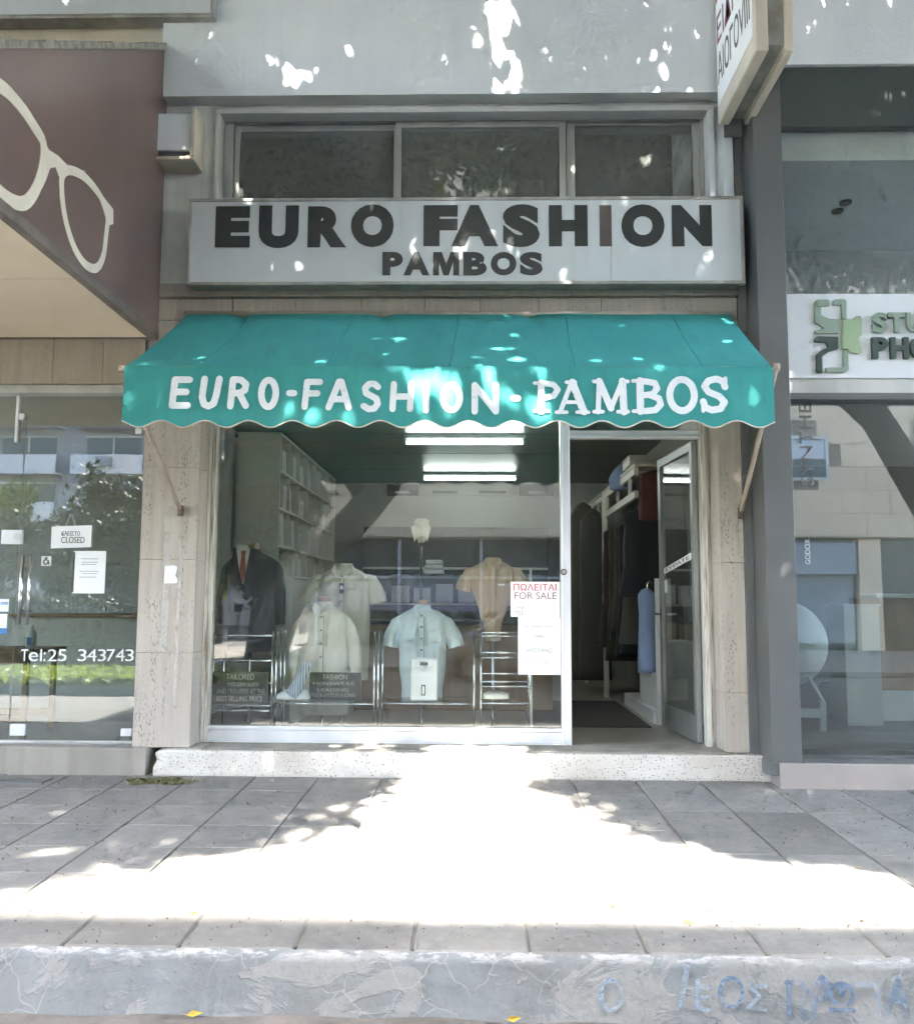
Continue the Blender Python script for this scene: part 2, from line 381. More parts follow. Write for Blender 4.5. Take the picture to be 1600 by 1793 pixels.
K['sign_white'] = mat('sign_acrylic', (0.56, 0.595, 0.605, 1), (0.51, 0.545, 0.555, 1), 1.3, 0.28, streak=0.14, streak_col=(0.36, 0.35, 0.3, 1))
K['sign_black'] = mat('sign_black_vinyl', (0.028, 0.033, 0.033, 1), (0.018, 0.022, 0.022, 1), 3, 0.35)
K['sign_faded'] = mat('sign_faded_vinyl', (0.12, 0.095, 0.085, 1), (0.07, 0.06, 0.055, 1), 3, 0.4)
K['sign_frame'] = mat('sign_metal_edge', (0.40, 0.40, 0.37, 1), (0.27, 0.26, 0.23, 1), 6, 0.5, 0.2, 70, metal=0.4)
K['canvas'] = canvas_mat()
K['awn_white'] = letter_paint('awning_letter_white', (0.70, 0.745, 0.77, 1), 0.55)
K['awn_trim'] = mat('awning_piping', (0.62, 0.60, 0.54, 1), (0.45, 0.43, 0.38, 1), 12, 0.8)
K['awn_steel'] = mat('awning_arm_paint', (0.42, 0.37, 0.31, 1), (0.30, 0.26, 0.21, 1), 6, 0.55, 0.15, 80)
K['brown_panel'] = mat('brown_sign_panel', (0.148, 0.098, 0.086, 1), (0.128, 0.09, 0.08, 1), 1.3, 0.33, 0.05, 30, streak=0.12, streak_col=(0.2, 0.16, 0.14, 1))
K['brown_edge'] = mat('brown_edge_trim', (0.17, 0.145, 0.125, 1), (0.10, 0.085, 0.075, 1), 6, 0.5)
K['emblem'] = mat('emblem_cream', (0.62, 0.575, 0.485, 1), (0.55, 0.50, 0.42, 1), 5, 0.5)
K['soffit_cream'] = mat('cream_soffit_board', (0.66, 0.585, 0.465, 1), (0.60, 0.53, 0.42, 1), 1.4, 0.55)
K['torn'] = mat('weathered_sealant', (0.27, 0.26, 0.22, 1), (0.15, 0.145, 0.12, 1), 18, 0.9, 0.8, 60)
K['dark_clad'] = mat('dark_grey_cladding', (0.118, 0.124, 0.122, 1), (0.100, 0.105, 0.104, 1), 1.5, 0.36, 0.03, 30, streak=0.15, streak_col=(0.13, 0.125, 0.12, 1))
K['dark_green'] = mat('dark_fascia', (0.075, 0.090, 0.086, 1), (0.062, 0.075, 0.072, 1), 1.0, 0.3)
K['white_panel'] = mat('white_fascia_panel', (0.64, 0.68, 0.70, 1), (0.60, 0.64, 0.66, 1), 1.0, 0.3)
K['leaf_green'] = mat('sign_sage_green', (0.30, 0.40, 0.24, 1), (0.24, 0.33, 0.20, 1), 3, 0.4)
K['sage'] = mat('sign_grey_green', (0.235, 0.31, 0.245, 1), (0.20, 0.27, 0.21, 1), 3, 0.4)
K['forest'] = mat('sign_dark_green', (0.035, 0.065, 0.05, 1), (0.028, 0.05, 0.04, 1), 3, 0.4)
K['pink_stone'] = mat('pink_stone_step', (0.34, 0.30, 0.275, 1), (0.30, 0.265, 0.245, 1), 2.5, 0.7, 0.15, 90)
K['grey_stone'] = mat('stained_grey_stone', (0.33, 0.31, 0.27, 1), (0.24, 0.225, 0.195, 1), 2.0, 0.8, 0.2, 60, streak=0.6, streak_col=(0.15, 0.14, 0.12, 1))
K['terrazzo'] = terrazzo_mat()
K['paving'] = paving_mat(); K['kerb'] = kerb_mat()
K['mortar'] = mat('paving_joint_dirt', (0.21, 0.19, 0.165, 1), (0.16, 0.15, 0.13, 1), 12, 0.95, 0.4, 60)
K['asphalt'] = mat('asphalt', (0.085, 0.083, 0.08, 1), (0.05, 0.05, 0.05, 1), 3, 0.92, 0.8, 160)
K['gutter'] = mat('gutter_dirt', (0.20, 0.18, 0.155, 1), (0.12, 0.11, 0.095, 1), 5, 0.95, 0.5, 90)
K['glass'] = glass_mat('shop_glass', (0.95, 0.97, 0.95, 1), 0.088, 0.03)
K['glass_street'] = glass_mat('reflective_shop_glass', (0.80, 0.84, 0.82, 1), 0.15, 0.02)
K['glass_dark'] = glass_mat('tinted_window_glass', (0.45, 0.50, 0.48, 1), 0.14, 0.24)  # strong film: haze that lifts the dark panes is put into the glass
K['glass_clear'] = glass_mat('clear_glass', (0.93, 0.96, 0.95, 1), 0.07)
K['mirror'] = mat('chrome', (0.75, 0.76, 0.77, 1), (0.70, 0.71, 0.72, 1), 3, 0.12, metal=1.0)
K['steel'] = mat('brushed_steel', (0.62, 0.62, 0.60, 1), (0.52, 0.52, 0.5, 1), 3, 0.3, metal=0.9, stretch=(1, 1, 0.1))
K['int_wall'] = mat('interior_wall', (0.34, 0.35, 0.31, 1), (0.29, 0.30, 0.265, 1), 1.5, 0.8)
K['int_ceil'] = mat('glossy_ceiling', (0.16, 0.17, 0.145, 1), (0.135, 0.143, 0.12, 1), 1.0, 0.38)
K['int_floor'] = mat('interior_tile', (0.30, 0.275, 0.235, 1), (0.24, 0.22, 0.19, 1), 2.0, 0.35)
K['cream_unit'] = mat('cream_laminate', (0.66, 0.64, 0.55, 1), (0.62, 0.60, 0.515, 1), 1.5, 0.5)
K['white_unit'] = mat('white_laminate', (0.62, 0.63, 0.61, 1), (0.57, 0.58, 0.565, 1), 1.5, 0.45)
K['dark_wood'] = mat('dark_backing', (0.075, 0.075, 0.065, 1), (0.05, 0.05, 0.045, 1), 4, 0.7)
K['tube'] = emit('fluorescent_tube', (0.92, 1.0, 0.97, 1), 3.6)
K['fixture'] = mat('fixture_enamel', (0.11, 0.14, 0.135, 1), None, 3, 0.35)
K['paper'] = mat('white_paper', (0.82, 0.84, 0.85, 1), (0.78, 0.80, 0.81, 1), 6, 0.8)
K['ink_red'] = mat('red_print', (0.55, 0.07, 0.10, 1), (0.42, 0.08, 0.10, 1), 30, 0.7)
K['ink_maroon'] = mat('maroon_print', (0.23, 0.09, 0.12, 1), (0.16, 0.08, 0.11, 1), 30, 0.7)
K['ink'] = mat('dark_print', (0.06, 0.06, 0.065, 1), (0.13, 0.13, 0.14, 1), 40, 0.7)
K['ink_blue'] = mat('blue_print', (0.06, 0.22, 0.52, 1), None, 20, 0.6)
K['board_grey'] = mat('display_board', (0.045, 0.048, 0.045, 1), (0.035, 0.037, 0.035, 1), 4, 0.4)
K['board_letter'] = mat('display_board_letters', (0.52, 0.51, 0.44, 1), (0.40, 0.39, 0.34, 1), 20, 0.6)
K['skin_form'] = mat('mannequin_beige', (0.50, 0.35, 0.25, 1), (0.46, 0.32, 0.23, 1), 4, 0.45)
K['mat_floor'] = mat('door_mat', (0.055, 0.05, 0.045, 1), (0.035, 0.032, 0.03, 1), 60, 0.95, 0.6, 200)
K['wood'] = mat('light_wood', (0.36, 0.22, 0.11, 1), (0.28, 0.17, 0.08, 1), 3, 0.5, stretch=(6, 6, 0.6))
K['rust'] = mat('rust_bracket', (0.14, 0.10, 0.075, 1), (0.08, 0.06, 0.05, 1), 30, 0.85, 0.5, 90)
K['white_letter'] = mat('white_vinyl_letter', (0.75, 0.76, 0.74, 1), None, 5, 0.5)
K['grey_letter'] = mat('grey_vinyl_letter', (0.18, 0.17, 0.155, 1), None, 5, 0.5)
K['bark'] = mat('bark', (0.085, 0.075, 0.062, 1), (0.045, 0.04, 0.034, 1), 6, 0.95, 0.9, 25, stretch=(1, 1, 0.25))
K['leaf'] = leaf_mat('street_tree_leaf', (0.045, 0.075, 0.022, 1), (0.085, 0.12, 0.035, 1))
K['leaf_lit'] = leaf_mat('sunlit_tone_leaf', (0.10, 0.14, 0.035, 1), (0.20, 0.24, 0.06, 1))  # lighter yellow-green copy, sunlit foliage tone put into the colour
K['leaf_dark'] = mat('shaded_tone_leaf', (0.022, 0.034, 0.016, 1), (0.014, 0.022, 0.011, 1), 3, 0.75)  # darker copy without translucency, shade of backlit foliage put into the colour
K['leaf_yellow'] = mat('yellow_leaf', (0.62, 0.46, 0.06, 1), (0.45, 0.30, 0.05, 1), 30, 0.7)
K['leaf_brown'] = mat('brown_leaf', (0.20, 0.13, 0.07, 1), (0.12, 0.08, 0.045, 1), 30, 0.8)
K['moss'] = mat('moss', (0.20, 0.19, 0.09, 1), (0.12, 0.115, 0.055, 1), 18, 0.95, 0.8, 120)
K['lawn'] = mat('lawn', (0.075, 0.12, 0.025, 1), (0.05, 0.08, 0.02, 1), 4, 0.95, 0.8, 90)
K['beige_wall'] = mat('beige_stone_cladding', (0.80, 0.62, 0.43, 1), (0.74, 0.57, 0.39, 1), 0.7, 0.75, 0.1, 20)
K['beige_joint'] = mat('beige_cladding_joint', (0.33, 0.27, 0.20, 1), None, 3, 0.9)
K['grey_block'] = mat('grey_render', (0.36, 0.37, 0.38, 1), (0.30, 0.31, 0.32, 1), 0.4, 0.85)
K['white_block'] = mat('white_render', (0.66, 0.67, 0.68, 1), (0.58, 0.59, 0.60, 1), 0.5, 0.85)
K['dark_win'] = mat('distant_window_glass', (0.05, 0.065, 0.07, 1), None, 1, 0.08)
K['shutter'] = mat('grey_roller_shutter', (0.33, 0.345, 0.36, 1), (0.28, 0.295, 0.31, 1), 1, 0.5)
K['mauve'] = mat('mauve_signboard', (0.26, 0.23, 0.30, 1), (0.22, 0.19, 0.26, 1), 1, 0.5)
K['car_paint'] = mat('silver_blue_car_paint', (0.30, 0.35, 0.42, 1), None, 1, 0.2, metal=0.5)
K['rubber'] = mat('rubber', (0.02, 0.02, 0.02, 1), None, 5, 0.8)

# ------------------------------------------------------------------ ground, pavement, kerb, road
KY = -3.02                                       # front of the kerb
ROAD_Z = -0.325
sidewalk = tag(MB().add([(-60, KY + 0.05, gz(KY + .05) - 0.009), (60, KY + 0.05, gz(KY + .05) - 0.009), (60, 0.6, gz(0.6) - 0.009), (-60, 0.6, gz(0.6) - 0.009)],
                        [(0, 1, 2, 3)]).build('sidewalk', K['mortar']), kind='structure')
road = tag(MB().add([(-80, -13.0, ROAD_Z), (80, -13.0, ROAD_Z), (80, KY + 0.1, ROAD_Z), (-80, KY + 0.1, ROAD_Z)], [(0, 1, 2, 3)]).build('road', K['asphalt']), kind='structure')
tag(MB().add([(-300, -320, -0.36), (300, -320, -0.36), (300, 60, -0.36), (-300, 60, -0.36)], [(0, 1, 2, 3)]).build('ground', K['gutter']), kind='structure')

def slab_mesh(w, d, h, c=0.006):
    mb = MB()
    a, b = w / 2, d / 2
    vs = []
    for (ww, dd, zz) in ((a, b, -h), (a, b, -c), (a - c, b - c, 0)):
        vs += [(-ww, -dd, zz), (ww, -dd, zz), (ww, dd, zz), (-ww, dd, zz)]
    fs = [(8, 9, 10, 11)]
    for r in (0, 4):
        for k in range(4): fs.append((r + k, r + (k + 1) % 4, r + 4 + (k + 1) % 4, r + 4 + k))
    return mb.add(vs, fs).mesh('paving_slab')
COLW, ROWD = 0.445, 0.42
sm = slab_mesh(COLW - 0.005, ROWD - 0.004, 0.05, 0.004); sm.materials.append(K['paving'])
smw = slab_mesh(COLW - 0.006, 2 * ROWD - 0.003, 0.05, 0.004); smw.materials.append(K['paving'])
y_first = -2.60                                   # rows between kerb stones and wall
for i in range(-10, 11):
    xc = 0.67 + (i - 0.5) * COLW
    j = 0
    while j < 6:
        wide = (xc > 0.9 and j % 2 == 0)          # longer slabs on the photo studio's side
        o = link('paving_slab', smw if wide else sm, None, sidewalk)
        yc = y_first + (j + (1.0 if wide else 0.5)) * ROWD
        o.location = (xc, yc, gz(yc) + random.uniform(-0.002, 0.002)); o.rotation_euler = (math.atan(SLOPE) + random.uniform(-.003, .003), random.uniform(-.003, .003), random.uniform(-.005, .005)); o.scale = (random.uniform(.990, 1.0), random.uniform(.992, 1.0), 1)
        j += 2 if wide else 1
# kerb: a long cast front with a slightly uneven face, topped by kerb stones
def kerb_fn(u, v):
    x = -9 + 18 * u
    z = gz(KY) - 0.004 - v * (gz(KY) - ROAD_Z + 0.02)
    wob = 0.010 * noise.noise((x * 1.7, z * 5, 3)) + 0.005 * noise.noise((x * 7, z * 16, 9))
    top = 0.02 * max(0, 1 - v / 0.10) ** 2
    return (x, KY + top + wob - 0.03 * v, z)
kerb = tag(MB().grid(kerb_fn, 420, 22).build('kerb', K['kerb'], smooth=True), kind='structure')
ks = slab_mesh(COLW - 0.005, 0.40, 0.09, 0.010); ks.name = 'kerb_stone'; ks.materials.append(K['paving'])
for i in range(-10, 11):
    o = link('kerb_stone', ks, None, kerb)
    yc = KY + 0.015 + 0.20
    o.location = (0.67 + (i - 0.5) * COLW - 0.02, yc, gz(yc) + random.uniform(-0.002, 0.002)); o.rotation_euler = (math.atan(SLOPE), random.uniform(-.004, .004), 0)
# dirt washed into the gutter
def gut_fn(u, v):
    x = -9 + 18 * u; n_ = noise.noise((x * 2.3, v * 2, 1))
    return (x, KY - 0.03 - 0.30 * v + 0.02 * n_, ROAD_Z + 0.004 + max(0, 0.045 * (1 - v * 1.3)) * (0.6 + 0.5 * n_))
tag(MB().grid(gut_fn, 260, 6).build('gutter_dirt', K['gutter'], smooth=True), 'brown dirt washed along the foot of the kerb', 'dirt', kind='stuff')
# faded blue graffiti on the kerb face
graf = thing('graffiti', 'faded blue spray painted Greek lettering on the kerb face', 'graffiti', (1.2, KY, -0.2))
K['spray'] = stain_paint('faded_blue_spray', (0.15, 0.22, 0.32, 1), 0.30); K['spray_pale'] = stain_paint('pale_blue_spray', (0.27, 0.345, 0.42, 1), 0.36)
GY = KY - 0.042
GL = {'I': [[(.8, 1), (.2, 0)]], 'E': [[(.8, .75), (.2, .72)], [(.85, .42), (.1, .40)], [(.2, .95), (.15, .1), (.7, .02)]], 'O': [arc(.5, .5, .45, .48, 0, 360, 14)],
      'S': [[(.9, .85), (.2, .88), (.6, .5), (.1, .1), (.85, .05)]], 'P': [[(.1, 0), (.1, 1)], [(0, .98), (.75, .95), (.95, .7), (.7, .3), (.75, 0)]],
      'R': [[(.1, 0), (.35, .8), (.6, 1), (.9, .8), (.7, .45), (.3, .4)]], 'W': [arc(.5, .62, .42, .36, -60, 240, 14), [(.05, .12), (.95, .1)], [(.45, .9), (.5, .6), (.6, .8)]],
      'T': [[(.0, .95), (.8, .93), (.95, .6), (.85, 0)]], 'A': [[(0, .05), (.55, 1), (.9, 0)], [(.2, .4), (.8, .4)]]}
for ch, x0, x1, y0, y1, pale in [('I', 1185, 1210, 1690, 1762, 1), ('E', 1215, 1250, 1715, 1770, 1), ('O', 1258, 1302, 1712, 1765, 0), ('S', 1305, 1345, 1720, 1770, 1), ('P', 1378, 1415, 1720, 1778, 0),
                                 ('R', 1418, 1455, 1712, 1780, 0), ('W', 1452, 1496, 1722, 1775, 0), ('T', 1500, 1540, 1722, 1778, 1), ('A', 1552, 1590, 1715, 1778, 0), ('O', 1050, 1090, 1715, 1770, 1)]:
    a = at(x0, y1, GY); b = at(x1, y0, GY)
    strokes('letter', GL[ch], K['spray_pale' if pale else 'spray'], graf, (a.x, a.z), b.x - a.x, b.z - a.z, GY, depth=0.0005, thick=0.14, step=0.00002)

# ------------------------------------------------------------------ the clothes shop's building
SH = thing('shop_building', 'white plastered building with travertine pillars holding the clothes shop', 'building', (0, 0.3, 0.0))
PLX0, PLX1, PRX0, PRX1 = -2.49, -2.07, 1.775, 1.945
BZ = 0.185                                       # floor / top of the step
def pillar(x0, x1, depth, joints, nm='pillar'):
    prev = BZ
    core = box(nm, K['mortar'], SH, x0 + 0.006, x1 - 0.006, 0.012, depth, BZ, 3.36)
    for z in joints + [3.36]:
        me = MB().box(x0, x1, 0.0 + random.uniform(-.002, .002), depth, prev + 0.0012, z - 0.0012)
        # bevelled slab with real edge
        me.build('stone_slab', K['trav_pillar'], core, bevel=0.002)
        prev = z
pillar(PLX0, PLX1, 0.245, [Z(290, 1143, 0), Z(290, 980, 0), Z(290, 818, 0)])
pillar(PRX0, PRX1, 0.245, [Z(1290, 1213, 0), Z(1290, 985, 0)])
# travertine band over the shopfront: projecting lip and slabs below it
bz0, bz1, bz2 = 2.97, Z(800, 520, 0), Z(800, 500, 0)
band = box('stone_band', K['mortar'], SH, PLX0 + .01, PRX1 - .01, 0.03, 0.42, bz0, bz1 - .004)
xs = [PLX0, -1.86, -1.38, -0.88, -0.40, 0.02, 0.46, 0.93, 1.40, PRX1]
for a, b in zip(xs[:-1], xs[1:]):
    MB().box(a + .002, b - .002, 0.004 + random.uniform(-.003, .003), 0.03, 3.364, bz1 - .006).build('stone_slab', K['trav_band'], band, bevel=0.003)
xs = [PLX0, -1.60, -0.55, 0.70, 1.62, PRX1]
for a, b in zip(xs[:-1], xs[1:]):
    MB().box(a + .0015, b - .0015, -0.035 + random.uniform(-.003, .003), 0.10, bz1, bz2 + .012).build('stone_slab', K['trav_band'], band, bevel=0.004)
# upper wall with the recessed window
wx0, wx1 = X(384, 260, 0), X(1240, 260, 0); wz1 = Z(800, 196, 0); wz_top = Z(800, 164, -0.13)
LW0 = -2.52                                       # party line with the optician's building
RW1 = 2.03
box('wall_plaster', K['plaster_old'], SH, LW0, wx0, 0.0, 0.4, bz2 + .012, wz_top, 0.006)
box('wall_plaster', K['plaster'], SH, wx1, RW1, 0.0, 0.4, bz2 + .012, wz_top, 0.006)
box('wall_plaster', K['plaster_old'], SH, wx0, wx1, 0.0, 0.4, bz2 + .012, Z(800, 345, 0) - 0.25)
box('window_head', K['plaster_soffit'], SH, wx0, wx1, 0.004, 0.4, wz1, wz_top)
# window surround: thin raised plaster frame
sx0, sx1 = X(378, 260, 0), X(1250, 260, 0)
MB().box(sx0, wx0 + .004, -0.022, 0.1, bz2 + .3, wz1 + .03).build('window_surround', K['plaster_old'], SH, 0.004)
MB().box(wx1 - .004, sx1, -0.022, 0.1, bz2 + .3, wz1 + .03).build('window_surround', K['plaster'], SH, 0.004)
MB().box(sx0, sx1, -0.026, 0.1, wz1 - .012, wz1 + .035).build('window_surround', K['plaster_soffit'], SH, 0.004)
up_wall = MB().grid(lambda u, v: (LW0 + 0.09 + (2.06 - LW0 - .09) * u, -0.13 + 0.004 * noise.noise((u * 9, v * 6, 2)), wz_top + 3.4 * v), 60, 24).build('upper_wall', K['plaster'], SH, smooth=True)
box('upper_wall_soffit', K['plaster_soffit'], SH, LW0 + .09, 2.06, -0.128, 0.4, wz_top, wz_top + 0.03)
box('conduit', K['plaster'], SH, X(1268, 300, -.02), X(1284, 300, -.02), -0.03, 0.0, bz2 + .3, Z(1275, 235, -.02), 0.006)

# upper sliding window
UW = MB(); wy = 0.13
uz0 = Z(800, 345, wy) - 0.3; uz1 = Z(800, 208, wy)
ux = lambda p: X(p, 270, wy)
upw = MB().box(ux(393), ux(1234), wy - .01, wy + .06, uz1 - .028, uz1 + .03).box(ux(393), ux(409), wy - .012, wy + .06, uz0, uz1 - .028).box(ux(1226), ux(1236), wy - .012, wy + .06, uz0, uz1 - .028).build('window_frame', K['alu'], SH, 0.003)
def sash(x0, x1, y, z1, st, sb):
    f = MB().box(x0, x0 + st, y, y + .03, uz0, z1).box(x1 - st, x1, y, y + .03, uz0, z1).box(x0 + st, x1 - st, y + .002, y + .028, z1 - sb, z1).build('sash', K['alu'], upw, 0.003)
    box('window_pane', K['glass_dark'], upw, x0 + st - .004, x1 - st + .004, y + .012, y + .018, uz0, z1 - sb + .004)
sash(ux(410), ux(698), wy + .012, uz1 - .034, .04, .045)
sash(ux(692), ux(990), wy - .022, uz1 - .030, .05, .045)
sash(ux(992), ux(1228), wy + .012, uz1 - .032, .065, .018)
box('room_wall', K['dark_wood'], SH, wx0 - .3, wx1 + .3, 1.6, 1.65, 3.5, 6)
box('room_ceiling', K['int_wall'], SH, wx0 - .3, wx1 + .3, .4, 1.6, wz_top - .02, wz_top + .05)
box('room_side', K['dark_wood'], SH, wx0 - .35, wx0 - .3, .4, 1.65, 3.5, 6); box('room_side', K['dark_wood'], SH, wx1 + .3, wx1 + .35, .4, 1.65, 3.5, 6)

# terrazzo step in front of the shop
st_y = -0.09; ex0, ex1 = X(268, 1335, st_y), X(1362, 1345, st_y)
def step_prof(x):
    return 0.006 * noise.noise((x * 3, 1, 1))
mbs = MB(); nx = 90; prof = [(0.30, BZ - .002), (st_y + .012, BZ - .006), (st_y + .002, BZ - .016), (st_y + .002, 0.10), (st_y + .003, 0.06), (st_y + .003, 0.02), (st_y + .012, -0.03)]
vs = []; fs = []
for i in range(nx + 1):
    x = ex0 + (ex1 - ex0) * i / nx
    e = max(0, 1 - i / 2.5); wear = 0.035 * e * e
    lft = max(0, 1 - (i / nx) / 0.45)
    for k, (yy, zz) in enumerate(prof):
        dz = 0.012 * lft * noise.noise((x * 6, k, 5)) if 3 <= k <= 5 else 0.002 * noise.noise((x * 9, k, 5))
        dy = (0.006 * lft * noise.noise((x * 11, 3, 7)) if k == 4 else 0) + 0.003 * noise.noise((x * 5, k * 3, 2)) + (wear if k in (1, 2) else 0) + (wear * 2 if k in (3,) else 0)
        vs.append((x, yy + dy if k else yy, zz + dz - (wear * .6 if k in (1, 2) else 0)))
m_ = len(prof)
for i in range(nx):
    for k in range(m_ - 1): fs.append((i * m_ + k, i * m_ + k + 1, (i + 1) * m_ + k + 1, (i + 1) * m_ + k))
fs += [tuple(range(m_ - 1, -1, -1)), tuple(range(nx * m_, nx * m_ + m_))]
mbs.add(vs, fs).build('entrance_step', K['terrazzo'], SH)
box('threshold', K['grey_stone'], SH, X(360, 1310, .05), PRX0 + .05, -0.06, 0.32, BZ - .002, BZ + .006)

# shopfront: aluminium frame, glass, mullion, open door
GYF = 0.26
fx = lambda p: X(p, 1100, GYF)
wl, wm0, wm1, wr0, wr1 = fx(370), fx(982), fx(999), fx(1231), fx(1246)
rz0, rz1 = BZ + .006, Z(600, 1272, GYF)
fr = MB().box(wl, wm0, GYF - .02, GYF + .05, rz0 + .012, rz1 - .03).box(wl, wm0, GYF - .028, GYF + .05, rz1 - .028, rz1).box(wl, wm0, GYF - .035, GYF + .04, rz0, rz0 + .011).build('bottom_rail', K['alu_white'], SH, 0.003)
MB().box(wm0, wm1, GYF - .035, GYF + .055, rz0 - .002, 2.975).build('mullion', K['alu_white'], SH, 0.006)
MB().tube([(wm0 + .012, GYF - .037, rz0), (wm0 + .012, GYF - .037, 2.97)], .006, 8).build('mullion_bead', K['alu_white'], SH)
# weathered side jambs: painted timber/metal strips beside the stone
jl = MB()
for (a, b, dy) in ((PLX1 + .0, wl - .055, .0), (wl - .050, wl - .028, -.02), (wl - .024, wl + .004, -.008)):
    jl.box(a, b, GYF - .02 + dy, GYF + .05, BZ + .003, 2.975)
jl.build('side_jamb', K['alu_old'], SH, 0.003)
jr = MB()
for (a, b, dy) in ((wr0, wr0 + .038, -.03), (wr0 + .042, wr0 + .058, -.015), (wr0 + .062, PRX0 + .001, -.005)):
    jr.box(a, b, GYF - .02 + dy, GYF + .05, BZ + .003, 2.975)
jr.build('side_jamb', K['alu_old'], SH, 0.003)
box('shop_pane', K['glass'], SH, wl - .004, wm0 + .004, GYF + .006, GYF + .012, rz1 - .004, 2.975)
dz1 = Z(1110, 768, GYF)
MB().box(wm1, wr0, GYF - .03, GYF + .05, dz1, dz1 + .022).box(wm1, wr0, GYF - .022, GYF + .05, dz1 + .025, dz1 + .06).build('door_head', K['alu_white'], SH, 0.003)
box('transom_pane', K['glass'], SH, wm1 - .004, wr0 + .004, GYF + .006, GYF + .012, dz1 + .058, 2.975)
lock = MB().tube([(X(986, 1002, GYF), GYF - .05, Z(986, 1002, GYF)), (X(986, 1002, GYF), GYF - .034, Z(986, 1002, GYF))], .024, 16).build('lock_rose', K['rust'], SH)
MB().tube([(X(986, 1002, GYF), GYF - .056, Z(986, 1002, GYF)), (X(986, 1002, GYF), GYF - .049, Z(986, 1002, GYF))], .017, 16).build('lock_cylinder', K['mirror'], lock)
# the open door leaf (swings inwards, hinged at the far jamb)
hx, hy = wr0 - .012, GYF + .04; DW = wr0 - wm1 - .03; ang = math.radians(86)
def dleaf(u, v=0.0):                              # u along the leaf from the hinge, v through its thickness
    return (hx - u * math.cos(ang) - v * math.sin(ang), hy + u * math.sin(ang) - v * math.cos(ang))
def dbox(mb, u0, u1, v0, v1, z0, z1):
    p = [dleaf(u0, v0), dleaf(u1, v0), dleaf(u1, v1), dleaf(u0, v1)]
    a = sum(p[i][0] * p[(i + 1) % 4][1] - p[(i + 1) % 4][0] * p[i][1] for i in range(4))
    return mb.prism_z(p if a > 0 else p[::-1], z0, z1)
door = MB(); dzb, dzt = BZ + .02, dz1 - .01
dbox(door, 0, .06, 0, .04, dzb, dzt); dbox(door, DW - .075, DW, 0, .04, dzb, dzt); dbox(door, .062, DW - .077, .002, .038, dzb, dzb + .19); dbox(door, .062, DW - .077, .002, .038, dzt - .07, dzt)
door = door.build('door', K['alu_grey'], SH, 0.003)
dbox(MB(), .055, DW - .07, .017, .023, dzb + .185, dzt - .066).build('door_glass', K['glass'], door)
hz = 1.15
p0 = dleaf(DW - .04, .04); p1 = dleaf(DW - .04, .085); p2 = dleaf(DW - .17, .085)
MB().tube([(p0[0], p0[1], hz), (p1[0], p1[1], hz), (p2[0], p2[1], hz)], .010, 8).build('door_handle', K['mirror'], door)
dbox(MB(), DW - .056, DW - .024, .0395, .044, hz - .10, hz + .05).build('handle_plate', K['mirror'], door)
tp = []
for u, z in ((.10, 1.585), (DW - .1, 1.49), (DW - .1, 1.54), (.10, 1.635)): tp.append((u, z))
me_ = MB(); me_.add([(*dleaf(u, .0245), z) for u, z in tp] + [(*dleaf(u, .0235), z) for u, z in tp], [(0, 1, 2, 3), (7, 6, 5, 4), (0, 4, 5, 1), (1, 5, 6, 2), (2, 6, 7, 3), (3, 7, 4, 0)])
stp = me_.build('door_sticker', K['paper'], door)
fit_word('lettering', 'ΣΥΡΑΤΕ', K['ink'], stp, (*dleaf(DW - .13, .0249), 1.505), (math.cos(ang), -math.sin(ang), .12), (0, 0, 1), DW - .28, .03, 0.02, 0.0006)
dbox(MB(), DW - .19, DW - .11, .0235, .0245, 1.33, 1.44).build('door_sticker', K['paper'], door)

# interior shell
IX0, IX1, IY1, ICZ = -2.48, 1.99, 6.4, 2.985
box('shop_floor', K['int_floor'], SH, IX0, IX1, .25, IY1, BZ - .05, BZ)
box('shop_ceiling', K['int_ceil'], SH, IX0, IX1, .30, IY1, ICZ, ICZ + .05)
box('side_wall', K['int_wall'], SH, IX0 - .05, IX0, .30, IY1, BZ - .05, ICZ); box('side_wall', K['int_wall'], SH, IX1, IX1 + .05, .30, IY1, BZ - .05, ICZ)
box('back_wall', K['int_wall'], SH, IX0, IX1, IY1, IY1 + .05, BZ - .05, ICZ)
for i in range(5):
    yy = 1.3 + i * 1.25
    box('ceiling_joint', K['dark_wood'], SH, IX0 + .01, IX1 - .01, yy, yy + .008, ICZ - .002, ICZ + .001)
# framed brand boards along the top of the back wall
for (p0_, p1_, dk) in ((675, 735, 1), (740, 818, 0), (822, 902, 0), (908, 972, 1)):
    a = at(p0_, 868, IY1 - .03); b = at(p1_, 848, IY1 - .03)
    bd = box('wall_board', K['dark_wood'] if dk else K['int_wall'], SH, a.x + .02, b.x - .02, IY1 - .04, IY1 - .002, a.z, b.z)
    box('board_print', K['ink'] if not dk else K['board_letter'], bd, a.x + .14, b.x - .14, IY1 - .044, IY1 - .0405, a.z + .03, a.z + .07)

